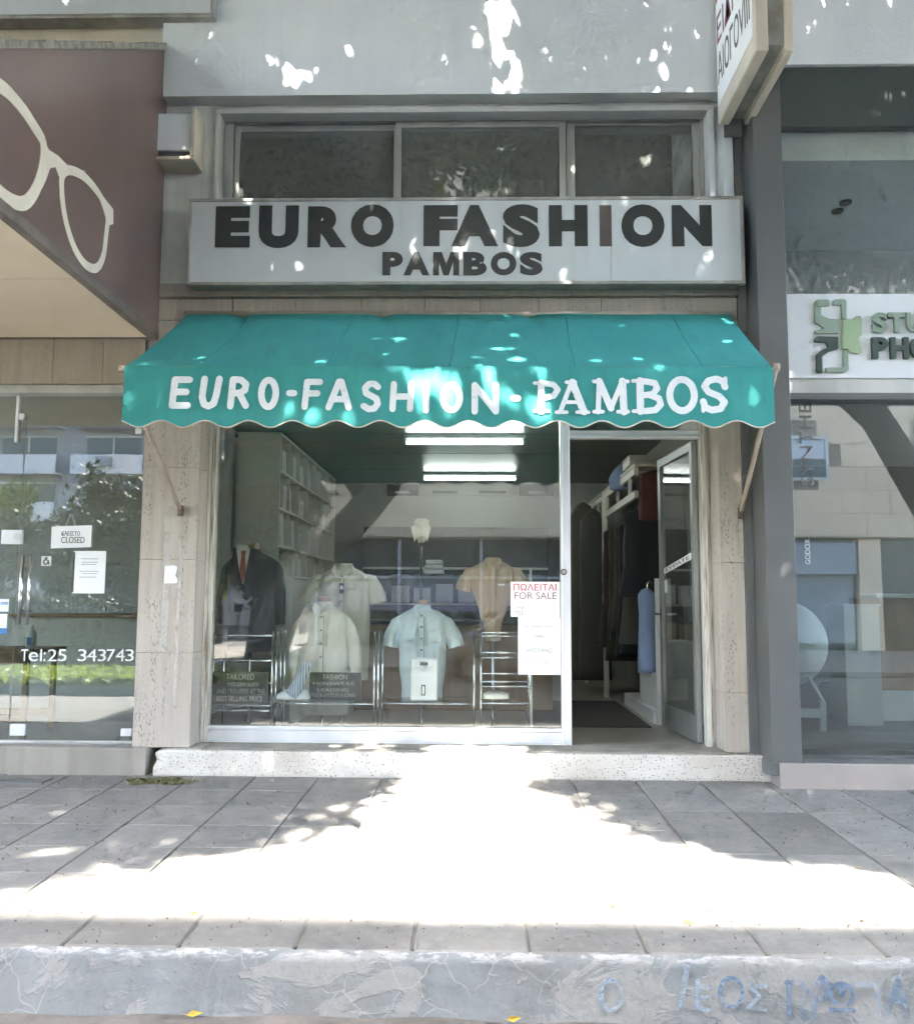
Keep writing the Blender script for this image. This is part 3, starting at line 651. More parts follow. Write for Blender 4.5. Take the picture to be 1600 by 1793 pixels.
# wall-mounted switch sticker and pipe stains on the pillar
st_ = thing('pillar_sticker', 'torn white sticker on the left travertine pillar', 'sticker', at(299, 1020, 0))
a, b = at(287, 1022, 0), at(312, 990, 0)
MB().prism_y([(a.x, a.z), (b.x - .004, a.z + .004), (b.x, (a.z + b.z) / 2 - .03), (b.x - .018, (a.z + b.z) / 2 - .01), (b.x - .002, b.z - .01), (b.x - .03, b.z), (a.x + .004, b.z - .006)], -0.005, -0.0025).build('paper', K['paper'], st_)
K['whitewash'] = stain_paint('whitewash_streak', (0.62, 0.60, 0.56, 1), 0.22)
a = at(292, 1140, 0)
tag(MB().grid(lambda u, v: (X(292, 1000, 0) - .028 + .056 * u + .012 * noise.noise((v * 6, 2, 1)), -0.0042, Z(292, 1140, 0) + (Z(292, 885, 0) - Z(292, 1140, 0)) * v), 2, 12).build('whitewash_streak', K['whitewash']),
    'pale whitewash streak running down the left travertine pillar', 'paint streak')
tag(MB().grid(lambda u, v: (X(315, 1000, 0) - .014 + .028 * u + .008 * noise.noise((v * 6, 5, 1)), -0.0042, Z(315, 1240, 0) + (Z(315, 905, 0) - Z(315, 1240, 0)) * v), 2, 12).build('whitewash_streak', K['whitewash']),
    'thin pale streak below the awning bracket on the left pillar', 'paint streak')

# ------------------------------------------------------------------ shop sign (light box)
SY = -0.18
sg = thing('shop_sign', 'long white light box sign with black EURO FASHION PAMBOS lettering above the awning', 'sign', (0, SY, 3.57))
a = at(325, 499, SY); b = at(1301, 342, SY); sx0_, sx1_, sz0, sz1 = a.x, b.x, a.z, b.z
MB().box(sx0_ + .02, sx1_ - .02, SY + .012, -0.002, sz0 + .01, sz1 - .01).build('casing', K['sign_frame'], sg, 0.004)
fb = MB(); t = .026
fb.box(sx0_, sx1_, SY, SY + .05, sz1 - t, sz1).box(sx0_, sx1_, SY, SY + .05, sz0, sz0 + t).box(sx0_, sx0_ + t, SY + .001, SY + .049, sz0 + t, sz1 - t).box(sx1_ - t, sx1_, SY + .001, SY + .049, sz0 + t, sz1 - t)
fb.build('frame', K['sign_frame'], sg, 0.004)
xj = X(1070, 420, SY)
box('sign_panel', K['sign_white'], sg, sx0_ + t, xj - .001, SY + .006, SY + .011, sz0 + t, sz1 - t)
box('sign_panel', K['sign_white'], sg, xj + .001, sx1_ - t, SY + .0065, SY + .011, sz0 + t, sz1 - t)
PY = SY + .006
for ch, x0, x1 in (('E', 376, 437), ('U', 452, 522), ('R', 538, 606), ('O', 614, 689), ('F', 741, 801), ('A', 790, 872), ('S', 880, 945), ('H', 961, 1029), ('I', 1050, 1071), ('O', 1088, 1164), ('N', 1177, 1247)):
    dip = 1.5 if ch in 'OSU' else 0
    word_on('letter', ch, K['sign_faded'] if ch == 'I' else K['sign_black'], sg, x0, x1, 359 - dip + (3 if x0 < 600 else 0) * .7, (433 if x0 < 600 else 431) + dip, PY, offset=0.072 if ch != 'I' else 0.0, depth=.0025)
xa, xb = at(758, 482, PY), at(804, 441, PY)
MB().prism_y([(xa.x + p * (xb.x - xa.x), xa.z + q * (xb.z - xa.z)) for p, q in ((0, 0), (.23, 0), (.23, .58), (.40, 0), (.60, 0), (.77, .58), (.77, 0), (1, 0), (1, 1), (.67, 1), (.50, .45), (.33, 1), (0, 1))], PY - .0025, PY).build('letter', K['sign_black'], sg)
for ch, x0, x1 in (('P', 669, 705), ('A', 706, 752), ('B', 811, 852), ('O', 859, 904), ('S', 910, 950)):
    word_on('letter', ch, K['sign_black'], sg, x0, x1, 441, 482, PY, offset=0.06, depth=.0025)

# ------------------------------------------------------------------ awning
AW = thing('awning', 'teal fabric awning with scalloped valance lettered EURO-FASHION PAMBOS', 'awning', (-0.15, -0.02, 3.39))
AYF = -1.08
al, ar = at(331, 547, -.03), at(1276, 547, -.03); fl, frr = at(219, 641, AYF), at(1352, 642, AYF)
def canopy(u, v):
    x = (al.x * (1 - v) + fl.x * v) * (1 - u) + (ar.x * (1 - v) + frr.x * v) * u
    y = -.03 * (1 - v) + AYF * v
    zt = al.z * (1 - u) + ar.z * u; zf = fl.z * (1 - u) + frr.z * u
    z = zt * (1 - v) + zf * v - 0.028 * math.sin(math.pi * v) * (0.75 + 0.25 * math.sin(u * 19)) + 0.006 * noise.noise((x * 2.1, y * 2.3, 4))
    # drawn folds near the roller
    for c in (0.10, 0.36, 0.63): z -= 0.03 * math.exp(-((u - c - 0.07 * v) / 0.012) ** 2) * max(0, 1 - v * 2.4)
    return (x, y, z)
MB().grid(canopy, 150, 30).build('canopy', K['canvas'], AW, smooth=True)
for u_ in (.118, .312, .506, .70, .894):               # stitched seams between the cloth widths
    MB().tube([(canopy(u_, k / 14)[0], canopy(u_, k / 14)[1], canopy(u_, k / 14)[2] + .0015) for k in range(15)], .0035, 6).build('seam', K['canvas'], AW, smooth=True)
vbot = at(800, 743, AYF).z; NS = 14.75; ph = 0.40
def vbot_z(u): return vbot - 0.005 * (u - .5) * 0 + 0.022 * -math.cos(2 * math.pi * (u * NS - ph)) + 0.0
def val_y(x, z): return AYF - 0.012 + 0.004 * math.sin(x * 3.1) + 0.003 * noise.noise((x * 1.8, z * 2, 8))
def valance(u, v):
    x = fl.x * (1 - u) + frr.x * u; zt = fl.z * (1 - u) + frr.z * u
    z = zt * (1 - v) + vbot_z(u) * v
    return (x, val_y(x, z) * min(1, v * 12) + AYF * (1 - min(1, v * 12)), z)
MB().grid(valance, 220, 14).build('valance', K['canvas'], AW, smooth=True)
pp = []
for i in range(241):
    u = i / 240; p = valance(u, 1.0); pp.append((p[0], p[1] - .002, p[2]))
MB().tube(pp, .0045, 6).build('piping', K['awn_trim'], AW, smooth=True)
MB().tube([(fl.x - .01, AYF + .02, fl.z - .018), (frr.x + .01, AYF + .02, frr.z - .018)], .016, 10).build('front_bar', K['awn_steel'], AW, smooth=True)
MB().tube([(al.x - .03, -.035, al.z - .02), (ar.x + .03, -.035, ar.z - .02)], .026, 12).build('roller', K['awn_steel'], AW, smooth=True)
for (ep, wp) in (((frr.x + .028, AYF + .02, frr.z - .01), at(1297, 897, -.03)), ((fl.x - .02, AYF + .02, fl.z - .03), at(316, 893, -.03))):
    e = Vector(ep); w_ = Vector(wp)
    MB().tube([e, e * .5 + w_ * .5, w_], [.017, .017, .016], 10).build('arm', K['awn_steel'], AW, smooth=True)
    MB().tube([e + Vector((-.02, 0, .012)), e + Vector((.02, 0, .012))], .026, 14).build('arm_joint', K['awn_steel'], AW, smooth=True)
    MB().box(w_.x - .018, w_.x + .018, -.05, -.001, w_.z - .045, w_.z + .035).build('wall_bracket', K['rust'], AW, 0.008)
VY = AYF - 0.020
# brush-painted sans letters
SANS = {'E': [[(1, .97), (.12, .97), (0, .03), (.92, .03)], [(.06, .52), (.82, .52)]],
        'U': [[(.12, 1), (.0, .35), (.12, .08), (.4, .0), (.7, .1), (.84, .4), (1, 1)]],
        'R': [[(0, 0), (.12, 1), (.62, .98), (.92, .82), (.86, .6), (.55, .5), (.1, .48)], [(.5, .5), (.95, .02)]],
        'O': [arc(.5, .5, .48, .5, 0, 360, 18)],
        'F': [[(1, .97), (.14, .97), (0, 0)], [(.08, .52), (.85, .52)]],
        'A': [[(0, 0), (.5, 1), (.62, 1), (1, 0)], [(.2, .32), (.86, .32)]],
        'S': [[(.95, .86), (.7, .99), (.35, .98), (.1, .82), (.16, .62), (.5, .52), (.86, .4), (.95, .2), (.72, .02), (.35, 0), (.02, .12)]],
        'H': [[(0, 0), (.06, 1)], [(.94, 0), (1, 1)], [(.03, .5), (.97, .5)]], 'I': [[(.5, 0), (.5, 1)]],
        'N': [[(0, 0), (0, 1), (1, 0), (1, 1)]], '-': [[(.1, .5), (.9, .5)]]}
SERIF = {'P': [(1.15, [(.26, 0), (.26, 1)]), (.6, [(.0, .99), (.6, .99)]), (.6, [(.0, .01), (.55, .01)]), (1.0, [(.4, .98), (.75, .94), (.92, .76), (.75, .54), (.4, .48)])],
         'A': [(.75, [(.12, .02), (.48, 1)]), (1.2, [(.5, 1), (.86, .02)]), (.6, [(0, .01), (.32, .01)]), (.6, [(.64, .01), (1, .01)]), (.6, [(.25, .34), (.7, .34)]), (.6, [(.32, 1), (.6, 1)])],
         'M': [(.8, [(.12, 0), (.16, 1)]), (1.1, [(.16, 1), (.5, .12)]), (.8, [(.5, .12), (.84, 1)]), (1.15, [(.84, 1), (.88, 0)]), (.6, [(0, .01), (.26, .01)]), (.6, [(.7, .01), (1, .01)]), (.6, [(0, .99), (.2, .99)]), (.6, [(.8, .99), (1, .99)])],
         'B': [(1.15, [(.25, 0), (.25, 1)]), (.6, [(0, .99), (.55, .99)]), (.6, [(0, .01), (.55, .01)]), (1.0, [(.4, .98), (.78, .92), (.86, .74), (.7, .56), (.35, .52)]), (1.0, [(.6, .52), (.92, .42), (.98, .22), (.78, .04), (.4, .01)])],
         'O': [(1.1, arc(.5, .5, .46, .5, 0, 360, 20))],
         'S': [(1.05, [(.93, .74), (.86, .92), (.6, 1), (.28, .94), (.12, .76), (.28, .58), (.7, .44), (.9, .26), (.74, .05), (.4, .0), (.12, .10), (.06, .28)]), (.6, [(.95, 1.02), (.95, .72)]), (.6, [(.05, -.02), (.05, .3)])]}
for ch, x0, x1, y0, y1 in (('E', 301, 332, 663, 711), ('U', 353, 384, 663, 711), ('R', 403, 433, 664, 711), ('O', 456, 484, 665, 712), ('-', 505, 516, 678, 698), ('F', 533, 560, 667, 712), ('A', 575, 611, 668, 713),
                           ('S', 636, 663, 671, 716), ('H', 687, 720, 672, 716), ('I', 738, 754, 672, 718), ('O', 775, 806, 674, 718), ('N', 831, 868, 674, 720), ('-', 898, 908, 687, 707)):
    a = at(x0, y1, VY); b = at(x1, y0, VY)
    strokes('letter', SANS[ch], K['awn_white'], AW, (a.x, a.z), b.x - a.x, b.z - a.z, VY + .003, depth=0.001, thick=0.245 if ch != '-' else .55, step=0.00003)
for ch, x0, x1, y0, y1 in (('P', 936, 980, 670, 720), ('A', 974, 1030, 669, 722), ('M', 1040, 1099, 667, 721), ('B', 1109, 1157, 666, 720), ('O', 1171, 1217, 664, 719), ('S', 1229, 1272, 663, 718)):
    a = at(x0, y1, VY); b = at(x1, y0, VY)
    strokes('letter', SERIF[ch], K['awn_white'], AW, (a.x, a.z), b.x - a.x, b.z - a.z, VY + .003, depth=0.001, thick=0.20, step=0.00003)

# ------------------------------------------------------------------ optician's building (left)
OB = thing('optician_building', 'cream plastered building with a frameless glass front beside the clothes shop', 'building', (-4.6, 0.3, 0))
OX0 = -9.0
box('upper_wall', K['cream_wall'], OB, OX0, LW0 + .088, -0.06, 0.4, 5.0, 8.4)
box('wall', K['plaster_old'], OB, OX0, LW0 - .002, 0.004, 0.4, Z(150, 672, 0) - .0, 5.0)
tz0, tz1 = Z(100, 672, -.02), Z(100, 588, -.02)
xs = [OX0, -5.4, -4.55, -3.78, -3.2, -2.82, LW0 + .02]
for a, b in zip(xs[:-1], xs[1:]): MB().box(a + .002, b - .002, -0.03 + random.uniform(-.002, .002), 0.003, tz0, tz1 + .25).build('stone_slab', K['trav_tan'], OB, 0.003)
hz0 = Z(100, 689, .02)
box('head_rail', K['alu'], OB, OX0, PLX0 - .002, -0.01, 0.14, hz0, tz0 - .003, 0.004)
LG = 0.10
lx = lambda p, q=1000: X(p, q, LG)
bz_ = Z(120, 1297, LG)
box('bottom_rail', K['alu'], OB, OX0, PLX0 - .001, LG - .03, LG + .04, Z(120, 1306, 0.0) , bz_, 0.003)
zz = Z(100, 1308, -.06)
MB().box(OX0, X(255, 1330, -.07), -0.07, 0.3, -0.03, Z(120, 1308, -.05)).build('plinth', K['grey_stone'], OB, 0.006)
jx = lx(31)
box('glass_pane', K['glass_street'], OB, jx + .004, PLX0 + .03, LG, LG + .01, bz_ - .004, hz0 + .004)
box('glass_pane', K['glass_street'], OB, OX0, jx - .004, LG, LG + .01, bz_ - .004, hz0 + .004)
MB().box(lx(30, 720), lx(35, 720), LG - .02, LG + .03, Z(33, 775, LG), hz0).build('glass_fin', K['alu_white'], OB, 0.002)
for (p0_, p1_, q0, q1) in ((33, 44, 724, 735), (3, 42, 928, 953), (18, 46, 1268, 1288), (212, 232, 1276, 1289), (238, 250, 750, 760)):
    a = at(p0_, q1, LG); b = at(p1_, q0, LG)
    MB().box(a.x, b.x, LG - .015, LG + .025, a.z, b.z).build('glass_clamp', K['alu_white'], OB, 0.004)
a = at(31, 940, LG - .016)
MB().tube([(a.x + .0, LG - .02, a.z), (a.x, LG - .014, a.z)], .028, 16).build('lock', K['steel'], OB)
for p_ in (37, 51):
    a = at(p_ + 3, 972, LG - .06); b = at(p_ - 3, 1094, LG - .06)
    MB().tube([(a.x, LG - .06, a.z), (a.x, LG - .06, b.z)], .013 if p_ == 37 else .010, 10).tube([(a.x, LG - .06, a.z - .1), (a.x, LG, a.z - .1)], .007, 8).tube([(a.x, LG - .06, b.z + .1), (a.x, LG, b.z + .1)], .007, 8).build('pull_handle', K['mirror'], OB, smooth=True)
box('shop_floor', K['int_floor'], OB, OX0, PLX0, .14, 6, .10, BZ - .01); box('back_wall', K['int_wall'], OB, OX0, PLX0, 6, 6.05, .1, 3.2); box('shop_ceiling', K['int_ceil'], OB, OX0, PLX0, .14, 6, 3.05, 3.1)
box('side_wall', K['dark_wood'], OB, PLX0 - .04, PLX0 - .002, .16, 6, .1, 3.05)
for ch, x0, x1 in (('T', 36, 49), ('e', 50, 66), ('l', 70, 73), (':', 76, 79), ('2', 83, 99), ('5', 101, 116), ('3', 136, 151), ('4', 152, 169), ('3', 171, 185), ('7', 186, 201), ('4', 202, 218), ('3', 219, 234)):
    y0 = 1137 if ch not in 'e:' else 1142
    word_on('letter', ch, K['white_letter'], OB, x0, x1, y0, 1158, LG - .001, offset=0.0, depth=.0015)

# notices on the optician's glass
def notice(name, label, cat, px0, px1, py0, py1, y, m=K['paper'], tilt=0.0, th=.003):
    a = at(px0, py1, y); b = at(px1, py0, y)
    o = thing(name, label, cat, ((a.x + b.x) / 2, y, a.z))
    MB().prism_y([(a.x, a.z - tilt), (b.x, a.z + tilt), (b.x, b.z + tilt), (a.x, b.z - tilt)], y - th, y).build('sheet', m, o)
    return o
n1 = notice('closed_sign', 'white CLOSED card hanging by a string on the optician glass door', 'sign', 89, 161, 921, 959, LG - .012, tilt=.006)
word_on('lettering', 'ΚΛΕΙΣΤΟ', K['ink'], n1, 108, 140, 930, 938, LG - .0152, 0.0); word_on('lettering', 'CLOSED', K['ink'], n1, 107, 148, 940, 951, LG - .0152, 0.0)
MB().tube([at(114, 922, LG - .014), at(125, 897, LG - .014), at(131, 920, LG - .014)], .002, 6).build('string', K['awn_trim'], n1)
box('suction_hook', K['fixture'], n1, X(122, 897, LG) , X(129, 897, LG), LG - .02, LG, Z(125, 900, LG), Z(125, 893, LG))
n2 = notice('paper_notice', 'printed notice in a plastic sleeve below the closed card', 'notice', 126, 186, 965, 1039, LG - .004)
for q in (978, 984, 988, 1000, 1004, 1010): box('print_line', K['shutter'], n2, X(140 + (q % 5), q, LG), X(168 + (q % 7), q, LG), LG - .0078, LG - .0071, Z(150, q + 1.2, LG), Z(150, q, LG))
box('binding_strip', K['ink'], n2, X(128, 1000, LG), X(131, 1000, LG), LG - .008, LG - .0071, Z(130, 1037, LG), Z(130, 967, LG))
n3 = notice('access_sticker', 'small square accessibility sticker beside the door handles', 'sticker', 72, 90, 974, 991, LG - .002)
strokes('symbol', [[(.45, .95), (.45, .6), (.75, .55), (.9, .05)], arc(.4, .35, .3, .3, 100, 350, 8), [(.3, .8), (.6, .85)]], K['ink'], n3, (X(76, 989, LG), Z(76, 989, LG)), .05, .06, LG - .005, .0005, .14)
n4 = notice('card_sticker', 'white payment card sticker low at the photo edge', 'sticker', -12, 16, 1049, 1071, LG - .002)
word_on('lettering', 'oo', K['ink_blue'], n4, 1, 14, 1054, 1059, LG - .0052, .02)
n5 = notice('card_sticker', 'blue and white payment sticker under the card sticker', 'sticker', -12, 13, 1075, 1100, LG - .002)
box('blue_band', K['ink_blue'], n5, X(-12, 1105, LG), X(12.5, 1105, LG), LG - .0052, LG - .002, Z(0, 1110, LG), Z(0, 1100.2, LG))
# sanitiser bottle standing on a ledge behind the glass
bt = thing('sanitiser_bottle', 'white pump bottle standing on a table behind the optician glass', 'bottle', at(54, 1134, .5))
c = at(54, 1136, .5); t_ = at(54, 1094, .5); hh = t_.z - c.z
MB().rings([(c.x, .5, c.z, .036, .036), (c.x, .5, c.z + hh * .66, .036, .036), (c.x, .5, c.z + hh * .75, .022, .022), (c.x, .5, c.z + hh * .80, .014, .014), (c.x, .5, c.z + hh, .012, .012)], 16, 2, True, True).build('bottle', K['white_unit'], bt, smooth=True)
MB().box(c.x - .018, c.x + .018, .463, .466, c.z + .03, c.z + .09).build('label', K['ink_blue'], bt)
# timber tables inside the optician's
def table(label, x0, x1, y0, y1, zt):
    t = thing('wooden_table', label, 'table', ((x0 + x1) / 2, (y0 + y1) / 2, BZ - .01))
    MB().box(x0, x1, y0, y1, zt - .035, zt).build('table_top', K['wood'], t, 0.005)
    MB().box(x0 + .05, x1 - .05, y0 + .03, y0 + .05, zt - .11, zt - .036).build('apron', K['wood'], t, 0.003)
    for a in (x0 + .03, x1 - .09):
        for b in (y0 + .03, y1 - .09): MB().box(a, a + .04, b, b + .04, BZ - .01, zt - .036).build('leg', K['wood'], t, 0.004)
    for b in (y0 + .03, y1 - .09): MB().box(x0 + .09, x1 - .09, b + .01, b + .05, .30, .35).build('stretcher', K['wood'], t, 0.003)
table('light wooden table with the pump bottle behind the glass', X(0, 1200, .5) - .5, X(68, 1200, .5), .38, .95, c.z - .001)

ch_ = thing('display_counter', 'pale display counter at the back of the optician shop', 'counter', (-4.2, 3.6, BZ))
MB().box(-5.2, -3.3, 3.4, 3.9, BZ - .01, 1.05).build('body', K['cream_unit'], ch_, .01); MB().box(-5.25, -3.25, 3.35, 3.95, 1.051, 1.09).build('top', K['wood'], ch_, .006)

# light box sign high on the optician's wall
lb = thing('upper_light_box', 'pale light box sign high above the eyeglasses canopy', 'sign', (-4, -0.2, 5.7))
ly = -0.20; a = at(375, 28, ly); b0 = at(0, 22, ly)
MB().box(-8, a.x, ly, -0.065, a.z + .0, a.z + 1.1).build('casing', K['sign_frame'], lb, .01)
box('face', K['sign_white'], lb, -7.97, a.x - .03, ly - .004, ly - .0005, a.z + .03, a.z + 1.07)

# rigid wedge canopy with the eyeglasses emblem
CX = -2.41
cn = thing('eyeglasses_canopy', 'brown wedge canopy with cream eyeglasses emblem and cream soffit', 'canopy', (CX - 1.5, -0.02, 3.2))
pA, pB, pC, pD = atx(281, 592, CX), atx(0, 346, CX), atx(-40, 79, CX), atx(308, 92, CX)
czb = 3.215; dep = -3.1
ztop = lambda y: 5.55 + (y + .02) * (5.55 - pC.z) / (pC.y * -1 - .02) * 1.0 if False else 5.56 + (5.56 - pC.z) / (-0.0 - pC.y) * (y - 0.0)
MB().prism_x([(-.035, czb), (-.035, ztop(-.035)), (dep, max(ztop(dep), czb + .3)), (dep, czb)], CX, CX - .03).build('side_panel', K['brown_panel'], cn)
MB().prism_x([(-.036, czb - .022), (-.036, czb + .045), (dep, czb + .045), (dep, czb - .022)], CX + .008, CX - .05).build('lower_trim', K['brown_edge'], cn, .003)
tr_ = MB()
for i in range(26):
    y0 = -.03 + (dep + .03) * i / 26; y1 = -.03 + (dep + .03) * (i + 1) / 26
    n0 = .018 * random.random(); 
    tr_.prism_x([(y0, ztop(y0) - .012), (y0, ztop(y0) + .03 + n0), (y1, ztop(y1) + .03 + n0), (y1, ztop(y1) - .012)], CX + .012, CX - .10)
tr_.build('top_seal', K['torn'], cn)
MB().add([(CX - .031, -.04, ztop(-.04) - .005), (CX - .031, dep, max(ztop(dep), czb + .3) - .005), (-8, dep, max(ztop(dep), czb + .3) - .005), (-8, -.04, ztop(-.04) - .005)], [(0, 1, 2, 3)]).build('top_panel', K['brown_panel'], cn)
MB().box(-8, CX - .03, dep - .02, dep, czb, max(ztop(dep), czb + .3)).build('front_fascia', K['brown_panel'], cn)
yj = at(60, 487, 0).y
# soffit boards run along the facade
def y_at_z(px, py, z):
    d = ray(px, py); return (CAM + d * ((z - CAM.z) / d.z)).y
cuts = [-.06, y_at_z(60, 487, czb), y_at_z(10, 388, czb) - .25, dep]
for a, b in zip(cuts[:-1], cuts[1:]): MB().box(-8, CX - .052, b + .004, a - .004, czb - .004, czb + .014).build('soffit_board', K['soffit_cream'], cn, .002)
MB().box(-8, CX - .052, -.056, -.031, czb - .01, czb + .02).build('wall_trim', K['brown_edge'], cn)
# emblem: frame outlines traced as a band on the side panel
def onp(px, py): p = atx(px, py, CX); return (p.y, p.z)
def closed_band(outer, w):
    pts = [Vector((*onp(*p), 0)) for p in outer]; n = len(pts); mb = MB(); vs = []
    for i in range(n):
        d = (pts[(i + 1) % n] - pts[i - 1]).normalized(); q = Vector((-d.y, d.x, 0)); wi = w[i] if isinstance(w, list) else w
        for s_ in (1, -1): vs.append((CX + .0045, *(pts[i] + q * wi * s_ / 2).to_2d()))
    for i in range(n):
        for s_ in (1, -1): vs.append((CX - .001, vs[2 * i + (0 if s_ == 1 else 1)][1], vs[2 * i + (0 if s_ == 1 else 1)][2]))
    fs = []
    for i in range(n):
        j = (i + 1) % n
        fs.append((2 * i, 2 * i + 1, 2 * j + 1, 2 * j)); fs.append((2 * i, 2 * j, 2 * n + 2 * j, 2 * n + 2 * i)); fs.append((2 * i + 1, 2 * n + 2 * i + 1, 2 * n + 2 * j + 1, 2 * j + 1))
    return mb.add(vs, fs)
def smooth_pts(p, k=4):
    out = []; n = len(p)
    for i in range(n):
        a, b, c, d = [Vector(p[(i + j) % n]) for j in (-1, 0, 1, 2)]
        for t in range(k):
            t /= k
            out.append(tuple(.5 * ((2 * b) + (c - a) * t + (2 * a - 5 * b + 4 * c - d) * t * t + (3 * b - a - 3 * c + d) * t ** 3)))
    return out
lens1 = smooth_pts([(110, 303), (107, 330), (113, 380), (128, 430), (148, 462), (168, 469), (180, 448), (185, 410), (187, 380), (176, 345), (150, 312), (125, 298)])
lens2 = smooth_pts([(75, 250), (74, 290), (62, 330), (42, 355), (15, 348), (-15, 320), (-45, 270), (-60, 200), (-40, 140), (0, 150), (35, 185), (60, 222)])
eg = closed_band(lens1, .055); e_ = eg.build('eyeglasses_emblem', K['emblem'], cn)
closed_band(lens2, .075).build('eyeglasses_emblem', K['emblem'], cn)
MB().prism_x([onp(*p) for p in ((74, 240), (84, 262), (100, 272), (118, 290), (150, 300), (112, 306), (104, 312), (96, 292), (86, 294), (80, 312), (72, 330), (73, 290))], CX + .0055, CX - .001).build('emblem_bridge', K['emblem'], cn)
MB().prism_x([onp(*p) for p in ((166, 325), (184, 350), (197, 366), (197, 392), (189, 394), (184, 380))], CX + .0058, CX - .001).build('emblem_hinge', K['emblem'], cn)

# beige metal box on the wall beside the window
wb = thing('wall_box', 'beige metal box with a dark slot on the wall beside the eyeglasses canopy', 'box', at(320, 300, 0))
a = at(355, 303, 0); tp_ = at(355, 214, 0)
MB().box(a.x - .42, a.x, -.22, -.001, a.z, a.z + .028).build('base', K['cream_wall'], wb, .004)
MB().box(a.x - .03, a.x, -.22, -.001, a.z + .029, tp_.z).build('side_cheek', K['cream_wall'], wb, .004)
MB().box(a.x - .42, a.x - .031, -.20, -.001, a.z + .085, tp_.z - .04).build('front', K['plaster'], wb, .004)
MB().box(a.x - .42, a.x - .031, -.17, -.001, a.z + .029, a.z + .084).build('slot', K['ink'], wb)

# ------------------------------------------------------------------ photo studio (right)
PB = thing('studio_building', 'dark clad photo studio front with white fascia beside the clothes shop', 'building', (4.2, 0, 0))
DX0, DX1, DYF = 2.012, 2.218, -0.28
DTOP = Z(1420, 116, -.10)
MB().box(DX0, DX1, DYF, .3, 0.16, DTOP - .004).build('column', K['dark_clad'], PB, .004)
MB().box(1.946, DX0 - .001, -.02, .3, 0.1, 5.6).build('column_return', K['dark_clad'], PB, .003)
box('lintel', K['dark_green'], PB, DX1 + .001, 9, -.10, -.022, Z(1420, 221, -.10), DTOP - .003, .004)
RG = -0.02
box('upper_wall', K['plaster'], PB, 2.061, 9, -.128, .3, DTOP, 8.4)
MB().box(DX1 + .001, 9, RG - .06, RG + .04, Z(1450, 692, RG) , Z(1450, 664, RG)).build('transom_rail', K['alu'], PB, .004)
MB().box(DX1 + .001, 9, RG - .10, RG + .03, Z(1450, 698, RG) - .03, Z(1450, 693, RG)).build('frame_top_rail', K['dark_clad'], PB, .003)  # dark top member of the lower window frame
fz0, fz1 = Z(1450, 664, -.08), Z(1450, 516, -.08)
MB().box(DX1 - .0, 9, -.10, -.06, fz0 + .004, fz1).build('fascia', K['white_panel'], PB, .004)
box('upper_glass', K['glass'], PB, DX1 + .002, 9, RG, RG + .01, fz1 - .05, Z(1420, 221, -.10) + .1)
rzb = Z(1480, 1322, RG)
box('lower_glass', K['glass_street'], PB, DX1 + .002, 9, RG, RG + .01, rzb, Z(1450, 694, RG))
MB().box(DX1 + .001, 9, RG - .05, RG + .06, rzb - .10, rzb).build('bottom_rail', K['dark_clad'], PB, .004)
MB().box(X(1366, 1350, -.30), 9, -.30, .3, -.03, Z(1480, 1338, -.3)).build('step', K['pink_stone'], PB, .006)
MB().box(DX0 - .01, 9, -.285, .28, Z(1480, 1338, -.3) + .001, rzb - .101).build('plinth', K['dark_clad'], PB, .004)
box('shop_floor', K['dark_clad'], PB, 2.05, 9, .3, 5.5, .1, .22); box('back_wall', K['dark_clad'], PB, 2.05, 9, 5.5, 5.55, .1, 3.1); box('mezzanine_wall', K['white_panel'], PB, 2.05, 9, 2.6, 2.65, 3.2, 4.95)
box('mezzanine_ceiling', K['white_panel'], PB, 2.225, 9, .0, 5.5, 4.95, 5.0); box('lintel_back', K['white_panel'], PB, 2.225, 9, -.005, .0, 4.6, 5.4); box('mezzanine_floor', K['white_panel'], PB, 2.05, 9, .31, 5.5, 3.1, 3.2); box('side_wall', K['int_wall'], PB, 2.05, 2.1, .31, 5.5, .1, 5)
for (p, q) in ((1480, 353), (1466, 368)):
    d = ray(p, q); c = CAM + d * ((4.948 - CAM.z) / d.z)
    MB().tube([(c.x, c.y, 4.93), (c.x, c.y, 4.9485)], .055, 16).build('spotlight', K['ink'], PB)
d = ray(1520, 265); c = CAM + d * ((4.948 - CAM.z) / d.z)
MB().box(c.x - .4, c.x + 1.2, c.y - .06, c.y + .06, 4.90, 4.9485).build('ceiling_track', K['pink_stone'], PB, .004)

# studio lettering and emblem on the fascia (raised)
FY = -.10
def raised(name, m, polys, y=FY, d=.035, bev=.006):
    mb = MB()
    for pl in polys: mb.prism_y([(at(px, py, y).x, at(px, py, y).z) for px, py in pl], y - d, y)
    return mb.build(name, m, PB, bev)
em = lambda pts: [(1400 + x / 8, 500 + y / 8) for x, y in pts]
raised('emblem', K['sage'], [em([(190, 300), (200, 240), (230, 200), (400, 200), (405, 290), (290, 300)][::-1])], d=.02)
raised('emblem', K['sage'], [em([(190, 302), (288, 302), (290, 420), (400, 470), (530, 480), (530, 680), (200, 685), (200, 640), (320, 610), (200, 520)][::-1])], d=.021)
raised('emblem', K['sage'], [em([(445, 280), (460, 220), (490, 198), (620, 198), (645, 225), (645, 480), (570, 480), (565, 285)][::-1])], d=.022)
raised('emblem', K['leaf_green'], [em([(575, 484), (640, 484), (705, 495), (760, 445), (830, 430), (855, 480), (850, 690), (800, 760), (860, 930), (800, 970), (670, 940), (640, 905), (575, 905)][::-1])], d=.03)
raised('emblem', K['forest'], [em([(190, 770), (230, 715), (525, 725), (530, 890), (390, 940), (300, 1000), (310, 1220), (240, 1230), (220, 1200), (215, 980), (280, 920), (385, 880), (340, 800), (200, 805)][::-1])], d=.026)
